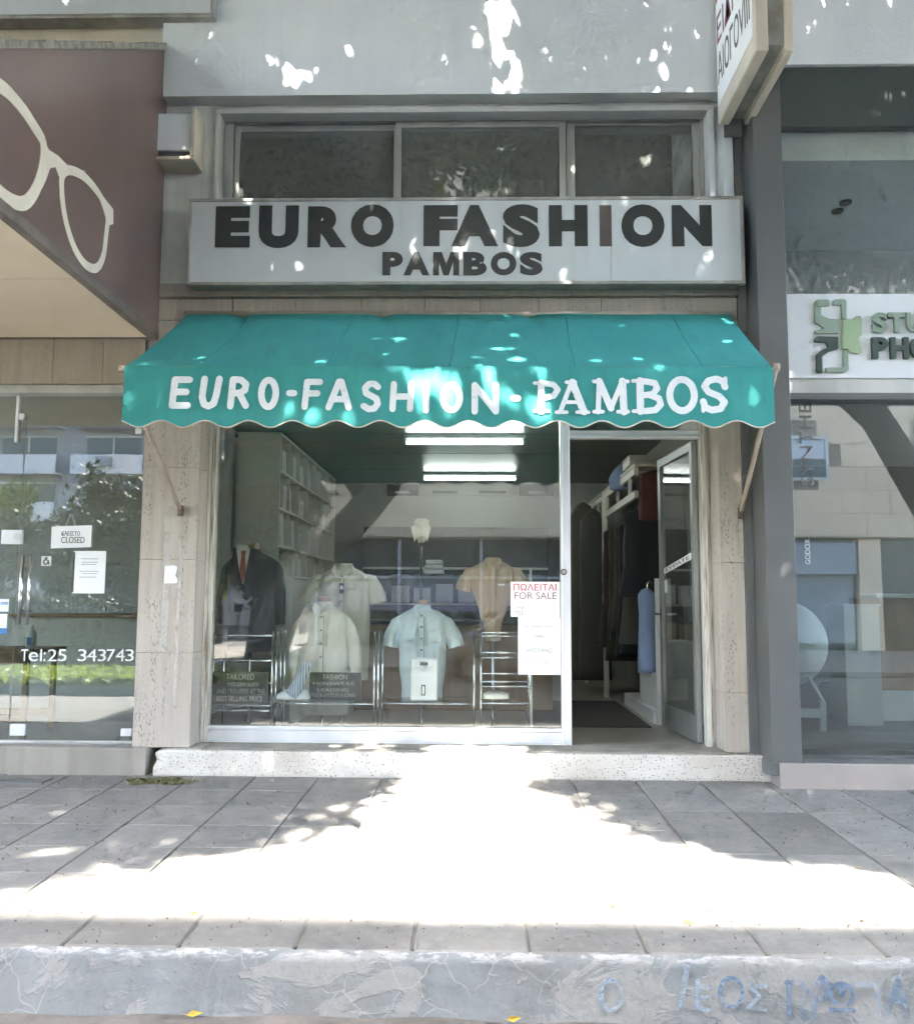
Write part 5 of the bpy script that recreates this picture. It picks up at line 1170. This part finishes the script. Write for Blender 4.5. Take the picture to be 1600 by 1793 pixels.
K['c_black'] = cloth('black_garment_bag', (0.022, 0.024, 0.027, 1)); K['c_olive'] = cloth('olive_wool', (0.055, 0.055, 0.035, 1)); K['c_brown'] = cloth('brown_wool', (0.055, 0.042, 0.038, 1)); K['c_grey'] = cloth('grey_wool', (0.085, 0.085, 0.075, 1)); K['c_taupe'] = cloth('taupe_wool', (0.13, 0.125, 0.10, 1)); K['c_red'] = cloth('dark_red_bag', (0.085, 0.036, 0.030, 1)); K['c_lblue'] = cloth('light_blue_denim', (0.26, 0.34, 0.52, 1))
hanging('large black garment bag hanging foremost on the rail by the door', 1.95, 2.16, 1.30, .62, .16, K['c_black'], RX + .20, seed=1)
hanging('long dark navy coat hanging behind the black garment bag', 2.35, 2.16, .75, .56, .14, K['c_navy'], seed=2)
hanging('dark brown jacket hanging midway along the rail', 2.85, 2.14, .95, .56, .15, K['c_brown'], seed=3)
hanging('olive coat hanging past the brown jacket', 3.3, 2.14, .62, .56, .15, K['c_olive'], seed=4)
hanging('grey jacket hanging deep on the rail', 3.85, 2.14, .80, .56, .15, K['c_grey'], seed=5)
hanging('taupe coat hanging next to the grey jacket', 4.3, 2.14, .70, .56, .16, K['c_taupe'], seed=6)
hanging('black trousers hanging at the far end of the rail', 4.8, 2.14, .60, .5, .15, K['c_black'], seed=7)
for k, (y_, zb_, m_, lb_) in enumerate(((2.15, .85, 'c_grey', 'charcoal jacket squeezed between the black bag and navy coat'), (2.6, .70, 'c_black', 'black coat squeezed between the navy coat and brown jacket'), (3.08, .85, 'c_navy', 'navy jacket between the brown jacket and olive coat'), (3.58, .75, 'c_brown', 'brown coat between the olive coat and grey jacket'), (4.08, .66, 'c_black', 'black coat between the grey jacket and taupe coat'), (4.55, .70, 'c_olive', 'olive jacket just past the taupe coat'))):
    hanging(lb_, y_, 2.14, zb_, .56, .15, K[m_], RX + .20 + .02 * (k % 3), seed=30 + k)
hanging('dark red bag hanging over the black garment bag', 1.78, 2.48, 2.02, .42, .12, K['c_red'], RX + .22, 'hanging_bag', 'bag', 1.0, 8)
x, zb, zt = put(1133, 1030, 1178, 1.75)
hanging('light blue jeans hanging low beside the white cabinet', 1.75, zt, zb, .17, .10, K['c_lblue'], x, 'hanging_jeans', 'jeans', 1.1, 9)
# pale garments on the far side (dim shapes left of the doorway)
for k, (px, y, lb_) in enumerate(((1022, 4.6, 'dim taupe coat hanging free left of the rail'), (1040, 4.0, 'dim grey coat hanging free nearer the rail'))):
    hanging(lb_, y, Z(px, 880 + 12 * k, y), Z(px, 1190, y), .34, .2, K['c_taupe'] if k == 0 else K['c_grey'], X(px, 1000, y), seed=20 + k)
# boxes on the shelf
for (p0_, p1_, q0, q1, y, lb_) in ((1102, 1166, 801, 814, 2.0, 'flat cream box on top of the shelf pile'), (1104, 1138, 822, 836, 2.05, 'long cream box under the pile on the rail shelf'), (1142, 1167, 819, 833, 1.95, 'small cream box beside the dark red bag')):
    a = at(p0_, q1, y); b = at(p1_, q0, y); o = thing('cardboard_box', lb_, 'box', ((a.x + b.x) / 2, y, a.z)); MB().box(a.x, b.x, y, y + .4, a.z, b.z).build('carton', K['cream_unit'], o, .004); MB().box(a.x - .006, b.x + .006, y - .006, y + .4, b.z + .001, b.z + .022).build('lid', K['cream_unit'], o, .003)
bg_ = thing('plastic_bag', 'grey blue plastic bag slumped on the rail shelf', 'bag', at(1092, 850, 2.6)); c = at(1092, 852, 2.6)
MB().rings(interp([(c.x, 2.7, c.z - .02, .12, .14), (c.x, 2.7, c.z + .10, .13, .15), (c.x, 2.7, c.z + .2, .07, .08), (c.x, 2.7, c.z + .25, .02, .02)], 10), 20, 2.2, True, True, wrinkle(2, .02)).build('bag', K['c_lblue'], bg_, smooth=True)
# white cabinet and plinth at the door
wc = thing('white_door_cabinet', 'white cabinet end panel with low plinth inside the doorway', 'cabinet', (1.65, 1.4, BZ))
a = at(1146, 1013, 1.45); b = at(1173, 1013, 1.45)
MB().box(a.x, b.x, 1.42, 1.47, BZ, a.z).build('end_panel', K['white_unit'], wc, .003); MB().box(a.x - .03, b.x, 1.48, 3.0, BZ, BZ + .12).build('plinth', K['white_unit'], wc, .003)
MB().box(a.x + .01, a.x + .03, 1.48, 2.3, BZ + .13, .62).build('side_panel', K['white_unit'], wc, .003); MB().box(b.x, IX1 - .01, 1.42, 3.0, BZ, .9).build('carcass', K['white_unit'], wc, .003)
dm = thing('door_mat', 'dark rectangular mat on the shop floor inside the doorway', 'mat', (1.15, 1.1, BZ))
def y_floor(px, py): d = ray(px, py); return CAM + d * ((BZ - CAM.z) / d.z)
a = y_floor(1008, 1274); b = y_floor(1140, 1274); e = y_floor(1115, 1237)
MB().box(wm1 - .25, b.x, a.y, e.y + .4, BZ + .001, BZ + .012).build('mat', K['mat_floor'], dm, .004)

# ------------------------------------------------------------------ inside the photo studio
sb = thing('softbox', 'white dome softbox lamp on a low stand behind the studio glass', 'studio lamp', at(1400, 1290, .8))
c = at(1385, 1130, .8); rb = .36
pts = []
MB().grid(lambda u, v: (c.x + rb * math.sin(u * math.pi / 2) * math.cos(v * 2 * math.pi) * 1.0, .8 + .2 - .28 * math.cos(u * math.pi / 2), c.z + .0 + rb * math.sin(u * math.pi / 2) * math.sin(v * 2 * math.pi)), 10, 36).build('diffuser', K['white_unit'], sb, smooth=True)
MB().tube([(c.x + rb * math.cos(i * math.pi / 16), 1.0, c.z + rb * math.sin(i * math.pi / 16)) for i in range(33)], .012, 6).build('rim', K['ink'], sb)
q0 = at(1408, 1172, .85); q1 = at(1441, 1228, .85); q2 = at(1438, 1268, .85)
MB().tube([q0, q1], .014, 8).build('strut', K['white_letter'], sb); MB().box(q1.x - .03, q1.x + .02, .84, .88, .22, q1.z).build('stand_post', K['white_unit'], sb, .004); MB().box(q1.x - .5, q1.x - .031, .84, .88, .33, .40).build('stand_bar', K['white_unit'], sb, .004)
pl_ = thing('display_plinth', 'tall pale plinth standing inside the photo studio', 'plinth', at(1510, 1240, 1.2))
a = at(1483, 1236, 1.2); b = at(1538, 1058, 1.2); MB().box(a.x, b.x, 1.2, 1.55, .22, b.z - .02).build('body', K['white_unit'], pl_, .004); MB().box(a.x - .01, b.x + .01, 1.19, 1.56, b.z - .019, b.z).build('top', K['white_unit'], pl_, .003)
wc2 = thing('studio_counter', 'brown wooden counter with white base in the photo studio', 'counter', (4.6, 1.9, .22))
a = at(1541, 1186, 1.6); MB().box(a.x, 7, 1.6, 2.2, .48, 1.30).build('front', K['wood'], wc2, .005); MB().box(a.x - .3, 7, 1.55, 2.25, .22, .479).build('base', K['white_unit'], wc2, .005); MB().box(a.x - .03, 7, 1.55, 2.25, 1.301, 1.34).build('top', K['white_unit'], wc2, .005)

# ------------------------------------------------------------------ across the street (seen in the glass)
far_walk = tag(box('far_pavement', K['gutter'], None, -80, 80, -22, -13, ROAD_Z - .2, ROAD_Z + .12), kind='structure')
tag(MB().add([(-70, -44, -.2), (-6.0, -44, -.2), (-6.0, -22.1, -.2), (-70, -22.1, -.2)], [(0, 1, 2, 3)]).build('car_park', K['asphalt']), kind='structure')
med = tag(box('median', K['kerb'], None, -60, -2.6, -10.6, -8.2, ROAD_Z - .1, ROAD_Z + .14), kind='structure'); tag(box('median_grass', K['lawn'], None, -59.9, -2.7, -10.5, -8.3, ROAD_Z + .141, ROAD_Z + .165), kind='structure')
FB = thing('beige_building', 'tall beige stone clad building across the street reflected in the glass', 'building', (8, -22, 0))
FBX0, FBX1, FBY = -5.6, 27.0, -22.0
edge = atg(800, 1597); roof_z = edge.z + (edge.y - FBY) * (SUN.z / -SUN.y)
MB().box(FBX0, FBX1, FBY - 12, FBY, 3.35, roof_z).build('wall', K['beige_wall'], FB)
MB().box(FBX0, FBX1, FBY - 12, FBY - .5, ROAD_Z + .1, 3.349).build('ground_floor', K['dark_win'], FB)
pm = MB().box(-.745, .745, 0, .03, -.37, .37).mesh('cladding_panel'); pm.materials.append(K['beige_wall'])
MB().box(FBX0 + .05, 20, FBY, FBY + .012, 3.36, 10.4).build('joint_bed', K['beige_joint'], FB)
for r in range(9):
    for c_ in range(17):
        xx = FBX0 + .8 + c_ * 1.5 + (.75 if r % 2 else 0); zz_ = 3.76 + r * .755
        if any(abs(xx - wx_) < 1.55 and abs(zz_ - wz_) < 1.0 for wx_, wz_ in ((9.9, 5.9), (15.5, 5.9))): continue
        if xx > 19.5: continue
        o = link('cladding_panel', pm, None, FB); o.location = Vector((xx, FBY + .013, zz_)) - Vector(FB.location)
for wx_ in (9.9, 15.5):
    f = MB().box(wx_ - 1.4, wx_ + 1.4, FBY + .01, FBY + .06, 5.2, 6.65).build('window', K['white_block'], FB)
    MB().box(wx_ - 1.3, wx_ - .03, FBY + .061, FBY + .07, 5.3, 6.55).box(wx_ + .03, wx_ + 1.3, FBY + .061, FBY + .07, 5.3, 6.55).build('window_pane', K['dark_win'], f)
    MB().box(wx_ + .1, wx_ + 1.25, FBY + .071, FBY + .09, 5.9, 6.5).build('blind', K['white_block'], f)
for x_ in (-5.3, -2.6, .1, 2.9, 6.2, 9.0, 12.2, 15.2, 18.4): MB().box(x_, x_ + (.7 if x_ in (2.9, 12.2) else .09), FBY - .49, FBY - .1, ROAD_Z + .1, 3.34).build('shopfront_post', K['beige_wall'] if x_ in (2.9, 12.2) else K['white_block'], FB)
MB().box(-5.5, 2.8, FBY - .45, FBY - .2, .95, 1.9).build('signboard', K['mauve'], FB); MB().box(-5.5, 2.8, FBY - .48, FBY - .15, 2.02, 2.1).build('shopfront_rail', K['white_block'], FB)
MB().box(9.1, 12.1, FBY - .3, FBY - .05, 2.2, 3.2).build('shutter_box', K['shutter'], FB); MB().box(9.15, 12.1, FBY - .45, FBY - .35, .0, 2.2).build('shutter', K['shutter'], FB)
MB().box(3.7, 6.1, FBY - .3, FBY - .1, 2.1, 2.9).build('van_sign', K['white_block'], FB)
GB = thing('grey_apartments', 'grey apartment block with white balconies and air conditioners reflected in the optician glass', 'building', (-25, -46, 0))
MB().box(-46, -8.5, -58, -46, -.2, 25).build('wall', K['grey_block'], GB)
for fl_ in range(8):
    z = 3.2 + fl_ * 2.85
    for b_ in range(7):
        x = -45 + b_ * 5.2
        bal = MB().box(x, x + 4.3, -45.999, -44.9, z - .15, z).box(x, x + 4.3, -44.98, -44.9, z + .001, z + 1.0).build('balcony', K['white_block'], GB)
        if fl_ < 6:
            w_ = MB().box(x + .5, x + 3.8, -45.998, -45.93, z + .1, z + 2.2).build('window', K['dark_win'], GB)
            MB().box(x + 2.1, x + 2.2, -45.929, -45.88, z + .1, z + 2.2).box(x + .45, x + 3.85, -45.929, -45.88, z + 2.2, z + 2.3).build('window_frame', K['white_block'], w_)
            if (b_ * 3 + fl_) % 2 == 0: MB().box(x + 1.6, x + 2.5, -44.899, -44.6, z + .25, z + .85).build('air_conditioner', K['shutter'], bal)

# parked car on the far side of the road
car = thing('parked_car', 'silver blue hatchback parked across the road reflected in the shop window', 'car', (1.2, -11.6, ROAD_Z))
cxr, cyr, cz = 1.2, -11.6, ROAD_Z
side = [(-2.05, .28), (-2.1, .62), (-1.95, .86), (-1.25, .95), (-.55, 1.42), (.85, 1.46), (1.55, 1.0), (1.98, .92), (2.08, .6), (2.05, .28)]
MB().prism_y([(cxr + p[0], cz + p[1]) for p in [(-2.05, .28), (2.05, .28), (2.08, .6), (1.98, .92), (1.5, .98), (-1.3, .95), (-1.95, .86), (-2.1, .62)]], cyr - .84, cyr + .84).build('body', K['car_paint'], car, .06)
MB().prism_y([(cxr + p[0], cz + p[1]) for p in [(-1.25, .97), (1.5, .99), (.85, 1.44), (-.55, 1.42)]], cyr - .74, cyr + .74).build('cabin_glass', K['dark_win'], car, .05)
MB().prism_y([(cxr + p[0], cz + p[1]) for p in [(-.6, 1.425), (.9, 1.445), (.8, 1.50), (-.45, 1.485)]], cyr - .72, cyr + .72).build('roof', K['car_paint'], car, .03)
for sx_ in (-1.3, 1.3):
    for sy_ in (-.86, .70):
        w_ = MB().tube([(cxr + sx_, cyr + sy_, cz + .31), (cxr + sx_, cyr + sy_ + .17, cz + .31)], .31, 20).build('wheel', K['rubber'], car)
        MB().tube([(cxr + sx_, cyr + sy_ - .004, cz + .31), (cxr + sx_, cyr + sy_ + .174, cz + .31)], .19, 16).build('rim', K['steel'], w_)
for y_ in (cyr - .6, cyr + .4): MB().box(cxr + 2.02, cxr + 2.09, y_, y_ + .22, cz + .62, cz + .76).build('headlight', K['paper'], car, .01)

# ------------------------------------------------------------------ trees
def leaves(name, pts, size, m, parent, flat=0.55):
    n = len(pts); nrm = rng.normal(size=(n, 3)); nrm[:, 2] = nrm[:, 2] * flat + .5; nrm /= np.linalg.norm(nrm, axis=1)[:, None]
    a = rng.normal(size=(n, 3)); a -= nrm * (a * nrm).sum(1)[:, None]; a /= np.linalg.norm(a, axis=1)[:, None]; b = np.cross(nrm, a)
    s = size * rng.uniform(.6, 1.25, n)[:, None]
    q = np.stack([pts - a * s * .5, pts + b * s * .32 - a * s * .05, pts + a * s * .55, pts - b * s * .32 - a * s * .05], 1)
    me = bpy.data.meshes.new(name); me.vertices.add(4 * n); me.vertices.foreach_set('co', q.reshape(-1).astype(np.float32))
    me.loops.add(4 * n); me.loops.foreach_set('vertex_index', np.arange(4 * n, dtype=np.int32)); me.polygons.add(n)
    me.polygons.foreach_set('loop_start', np.arange(0, 4 * n, 4, dtype=np.int32)); me.update(calc_edges=True); me.validate()
    return link(name, me, m, parent)
def limb(path, r0_, r1_, n=10):
    P = [Vector(p) for p in path]; k = len(P); return P, [r0_ + (r1_ - r0_) * i / (k - 1) for i in range(k)]
# sun-gap of the two street crowns: the lit patch of pavement between them, and openings above
gl_px = [(700, 1372), (627, 1440), (525, 1480), (420, 1495), (260, 1517), (160, 1545), (0, 1567), (-150, 1580)]
gr_px = [(905, 1367), (1015, 1422), (1110, 1467), (1200, 1490), (1300, 1510), (1400, 1513), (1525, 1528), (1600, 1562), (1750, 1578)]
gl_w = np.array([[atg(*p).x, atg(*p).y] for p in gl_px]); gr_w = np.array([[atg(*p).x, atg(*p).y] for p in gr_px])
def lit_ground(x, y):
    i = np.argsort(gl_w[:, 1]); xl = np.interp(y, gl_w[i, 1], gl_w[i, 0]); i = np.argsort(gr_w[:, 1]); xr_ = np.interp(y, gr_w[i, 1], gr_w[i, 0])
    wob_ = .04 * np.sin(y * 23) + .025 * np.sin(y * 57 + 1)
    inside = (x > xl + wob_) & (x < xr_ + wob_)
    d = np.maximum(xl - x, x - xr_)                    # thin, broken foliage at the rim of the gap
    return inside | ((d < .30) & (rng.random(len(x)) < .80 - 1.9 * np.maximum(d, 0)))
spots = []                                         # openings on the facade plane (x, z, half sizes)
for px, py, rx_, rz_, yy in ((880, 20, .09, .10, -.13), (873, 62, .07, .12, -.13), (888, 55, .10, .10, -.13), (876, 100, .05, .08, -.13), (887, 145, .09, .09, -.13), (905, 98, .04, .05, -.13), (505, 125, .05, .06, -.13), (515, 150, .06, .06, -.13), (480, 112, .04, .04, -.13), (525, 133, .05, .05, -.13),
                             (795, 350, .02, .03, -.18), (803, 412, .03, .07, -.18), (838, 45, .03, .04, -.13), (1110, 30, .04, .05, -.13),
                             (640, 600, .06, .05, AYF * .6), (700, 585, .05, .04, AYF * .5), (860, 600, .08, .05, AYF * .7), (900, 625, .10, .05, AYF * .9), (600, 620, .06, .04, AYF * .8), (455, 600, .05, .03, AYF * .6), (1170, 625, .06, .02, AYF * .85), (1130, 622, .05, .02, AYF * .85), (742, 655, .09, .05, AYF), (728, 690, .05, .06, AYF), (775, 690, .08, .08, AYF), (785, 715, .05, .06, AYF), (915, 648, .09, .04, AYF), (945, 655, .05, .04, AYF), (948, 700, .06, .08, AYF), (905, 712, .05, .06, AYF), (940, 730, .07, .04, AYF), (850, 645, .06, .04, AYF), (535, 733, .05, .04, AYF), (490, 725, .06, .03, AYF), (865, 620, .10, .04, AYF * .85), (520, 610, .05, .03, AYF * .7), (560, 635, .07, .03, AYF * .9), (890, 700, .04, .06, AYF), (845, 690, .05, .06, AYF)):
    p = at(px, py, yy)
    for _ in range(6):
        f = random.uniform(.42, .85)
        spots.append((p.x + random.uniform(-1, 1) * rx_, yy, p.z + random.uniform(-1, 1) * rz_, max(.026, rx_ * f), max(.026, rz_ * f)))
def keep(P):
    """drop leaves whose shadow would fall in the gap between the crowns"""
    k = np.ones(len(P), bool); S = np.array(SUN)
    t = (P[:, 1] - 0.0) / S[1]; hx_, hz_ = P[:, 0] - S[0] * t, P[:, 2] - S[2] * t         # hit on the wall plane y = 0
    tg = (P[:, 2] + .03) / S[2]; gx, gy = P[:, 0] - S[0] * tg, P[:, 1] - S[1] * tg         # hit on the pavement
    ground = gy < 0.0
    k &= ~(ground & lit_ground(gx, gy))
    foot = (~ground) & (hz_ < .42); k &= ~(foot & (hx_ > X(745, 1300, 0)) & (hx_ < X(925, 1300, 0)))
    foot = (~ground) & (hz_ < .34); k &= ~(foot & (hx_ > X(560, 1300, 0)) & (hx_ < X(985, 1300, 0)) & (rng.random(len(P)) < .55))
    for (sx_, sy_, sz_, a, b) in spots:
        t = (P[:, 1] - sy_) / S[1]; x, z = P[:, 0] - S[0] * t, P[:, 2] - S[2] * t
        k &= ~((((x - sx_) / a) ** 2 + ((z - sz_) / b) ** 2) < 1.3)
    return k, ground, hz_, gy, gx
N0 = 800000
P = np.stack([rng.uniform(-8.5, 9.5, N0), rng.uniform(-13.5, -.6, N0), rng.uniform(6.6, 10.4, N0)], 1)
k, ground, hz_, gy, gx = keep(P)
k &= np.where(ground, gy > -3.3, hz_ < 7.4)
dens = np.array([noise.noise((p[0] * .55, p[1] * .55, p[2] * .8)) for p in P[k][:, :]]) if False else None
P = P[k]
n_keep = 140000
P = P[rng.permutation(len(P))[:n_keep]]
sel = P[:, 0] < .25
ta = thing('street_tree', 'large leaning street tree left of the gap whose crown shades the shop', 'tree', (-4.1, -9.6, ROAD_Z))
MB().tube(*limb([(-4.1, -9.6, ROAD_Z), (-3.6, -9.5, 1.2), (-2.7, -9.4, 2.3), (-1.7, -9.2, 3.4), (-1.2, -9.0, 4.8), (-1.7, -9.1, 6.0), (-2.9, -9.0, 7.3), (-3.6, -8.4, 8.6)], .40, .14), 14).build('trunk', K['bark'], ta, smooth=True)
for path, r_ in (([(-2.0, -9.3, 3.1), (-3.4, -8.8, 5.0), (-4.6, -7.6, 7.0), (-5.5, -6.0, 9.0)], .2), ([(-3.5, -8.5, 8.4), (-2.6, -6.4, 9.2), (-1.4, -4.4, 9.6)], .10), ([(-3.4, -8.8, 5.0), (-5.6, -9.6, 7.2), (-7.2, -10.4, 9.0)], .13), ([(-4.6, -7.6, 7.0), (-4.2, -5.8, 7.6), (-3.4, -3.6, 8.0)], .11)):
    MB().tube(*limb(path, r_, .04), 10).build('branch', K['bark'], ta, smooth=True)
leaves('crown', P[sel], .195, K['leaf'], ta)
tb = thing('street_tree', 'large forked street tree right of the gap whose crown shades the photo studio', 'tree', (9.2, -9.4, ROAD_Z))
MB().tube(*limb([(9.2, -9.4, ROAD_Z), (8.8, -9.4, 1.6), (8.0, -9.3, 3.0), (7.0, -9.1, 4.6), (6.0, -8.6, 6.4), (4.6, -7.6, 8.6)], .44, .14), 14).build('trunk', K['bark'], tb, smooth=True)
for path, r_ in (([(8.3, -9.3, 2.5), (9.0, -9.0, 4.4), (9.0, -8.0, 6.6), (8.6, -6.6, 9.0)], .25), ([(6.6, -8.9, 5.2), (4.4, -7.4, 6.8), (2.6, -5.8, 8.4)], .15), ([(5.8, -8.4, 6.6), (4.2, -5.6, 7.6), (2.8, -3.6, 8.2)], .12), ([(7.4, -9.2, 4.0), (6.0, -10.2, 6.0), (4.0, -11.0, 8.4)], .13)):
    MB().tube(*limb(path, r_, .04), 10).build('branch', K['bark'], tb, smooth=True)
leaves('crown', P[~sel], .195, K['leaf'], tb)
def far_tree(label, x, y, h, rx_, rz_, n, m, g='garden trees across the street'):
    t = thing('garden_tree', label, 'tree', (x, y, -.2), g)
    MB().tube(*limb([(x, y, -.2), (x + .1, y, h * .3), (x - .1, y, h * .75)], .22, .07), 10).build('trunk', K['bark'], t, smooth=True)
    for k_ in range(5):
        a_ = k_ * 1.25; MB().tube(*limb([(x, y, h * (.3 + .06 * k_)), (x + rx_ * .45 * math.cos(a_), y + rx_ * .45 * math.sin(a_), h * (.5 + .07 * k_)), (x + rx_ * .8 * math.cos(a_), y + rx_ * .8 * math.sin(a_), h * (.6 + .06 * k_))], .09, .03), 8).build('branch', K['bark'], t)
    cl = rng.normal(size=(26, 3)); cl /= np.linalg.norm(cl, axis=1)[:, None]; cl *= rng.uniform(.35, .85, 26)[:, None]
    q = cl[rng.integers(0, 26, n)] + rng.normal(size=(n, 3)) * .16
    leaves('crown', np.array([x, y, h * .68]) + q * np.array([rx_, rx_, rz_]), .26, m, t)
far_tree('bright yellow green tree at the left edge of the reflection', -21.6, -33, 7.0, 1.7, 2.3, 4000, K['leaf_lit'])
far_tree('dark round tree in front of the grey apartments', -17.6, -38, 7.6, 1.7, 2.6, 5000, K['leaf_dark'])
far_tree('broad dark tree low before the grey apartments', -15.0, -28, 4.6, 3.2, 2.0, 7000, K['leaf_dark'])
far_tree('wide dark tree behind the optician door reflection', -20.0, -30, 4.4, 3.0, 1.9, 6000, K['leaf_dark'])
far_tree('dark leafy tree before the corner of the beige building', -5.9, -16.5, 4.9, 1.9, 2.3, 11000, K['leaf_dark'])
far_tree('small bright shrub tree near the beige building corner', -8.95, -23.4, 3.2, .42, 1.1, 1500, K['leaf_lit'])
far_tree('dark tree between the beige building and the apartments', -13.0, -25, 5.6, 1.9, 2.4, 5000, K['leaf_dark'])

hg = thing('added_hedge', 'long dark hedge added across the street to darken the glass reflections', 'hedge', (-22, -13.2, -.2))  # added to hide the sunlit far pavement from the glass
hq = np.stack([rng.uniform(-38, -6.6, 26000), -13.4 + rng.normal(0, .22, 26000), -.2 + 1.55 * rng.random(26000) ** .8], 1)
leaves('foliage', hq, .17, K['leaf_dark'], hg)
MB().box(-38, -6.6, -13.5, -13.3, -.21, 1.0).build('stems', K['bark'], hg)

gq = np.stack([rng.uniform(-16, -2.75, 16000), rng.uniform(-10.6, -8.15, 16000), ROAD_Z + .16 + .13 * rng.random(16000)], 1)
tag(leaves('grass', gq, .16, K['leaf_lit'], None, 1.2), 'unkempt grass growing along the road median', 'grass', kind='stuff')

# ------------------------------------------------------------------ litter, moss
lf = MB().add([(-.03, 0, 0), (-.008, .014, .004), (.03, 0, .006), (-.008, -.014, .003), (-.048, .002, .004), (-.03, 0, -.0015), (.03, 0, .004)], [(0, 3, 2, 1), (0, 1, 2), (4, 0, 3)]).mesh('leaf_blade')
lfy = lf.copy(); lf.materials.append(K['leaf_yellow']); lfb = lf.copy(); lfb.materials.clear(); lfb.materials.append(K['leaf_brown'])
spots_l = [(1072, 1590, 1, 'yellow leaf at the sunlit edge of the kerb stones'), (1202, 1617, 1, 'curled yellow leaf on a kerb stone'), (340, 1602, 1, 'yellow leaf on the kerb row'), (1503, 1521, 1, 'yellow green leaf at the shadow edge on the studio side'), (1203, 1485, 0, 'brown leaf on the shadow edge right of the patch'),
           (268, 1370, 1, 'yellow leaf beside the moss at the step end'), (302, 1373, 1, 'pale leaf at the right of the moss'), (209, 1509, 0, 'leaf lying in the left shade near the sunlit patch'), (1378, 1428, 0, 'brown twiggy leaf in the right hand shade'), (1412, 1452, 0, 'dark leaf on the slab before the studio step'), (1510, 1615, 0, 'brown leaf at the kerb near the picture edge'), (1535, 1622, 0, 'small brown leaf beyond the kerb leaf at the picture edge'), (1240, 1597, 0, 'brown leaf just below the sunlit band'), (585, 1368, 0, 'small brown leaf near the terrazzo step'), (488, 1433, 0, 'small leaf in the left shade'), (1170, 1448, 0, 'pale curled leaf in the right shade')]
for i, (px, py, yl, lb_) in enumerate(spots_l):
    p = atg(px, py); o = link('fallen_leaf', lf if yl else lfb); o.location = (p.x, p.y, p.z + .006); o.rotation_euler = (random.uniform(-.2, .2), random.uniform(-.2, .2), random.uniform(0, 6)); o.scale = [random.uniform(.5, .9)] * 3
    tag(o, lb_, 'leaf', 'fallen leaves on the pavement')
for px, lb_ in ((340, 'yellow leaf lying in the gutter below the kerb'), (900, 'bright yellow leaf in the gutter at the bottom edge')):
    d = ray(px, 1780 if px == 340 else 1789); p = CAM + d * ((ROAD_Z + .045 - CAM.z) / d.z); o = link('fallen_leaf', lf); o.location = (p.x, KY - .06, ROAD_Z + .05); o.rotation_euler = (.5, .1, .4); tag(o, lb_, 'leaf', 'fallen leaves in the gutter')
mo = atg(268, 1372)
vs = []; q = []
for i in range(2000):
    a_ = random.uniform(0, 6.283); r_ = random.random() ** .7 * (.7 + .5 * noise.noise((math.cos(a_) * 1.6, math.sin(a_) * 1.6, 4))); q.append((mo.x + .34 * r_ * math.cos(a_), mo.y + .06 + .2 * r_ * math.sin(a_), mo.z + .002 + .012 * random.random() * (1 - r_)))
msd = leaves('moss', np.array(q), .018, K['moss'], None, .4); tag(msd, 'green moss in the crevice at the left end of the step', 'moss', kind='stuff')
gc = atg(30, 1370)
ac = thing('drain_cover', 'dark flat drain cover in the pavement at the left edge', 'drain cover', (gc.x, gc.y, gc.z))
MB().box(gc.x - .5, gc.x + .19, gc.y - .05, gc.y + .14, gc.z - .01, gc.z + .006).build('plate', K['dark_clad'], ac, .003)
# twigs, seeds and grit scattered over the pavement
n = 2600; gx_ = rng.uniform(-3.4, 3.4, n); gy_ = rng.uniform(-3.0, -.15, n)
gr_ = leaves('grit', np.stack([gx_, gy_, SLOPE * (gy_ + .2) + .006], 1), .011, K['leaf_brown'], None, .2); tag(gr_, 'fine leaf grit scattered over the pavement', 'grit', kind='stuff')
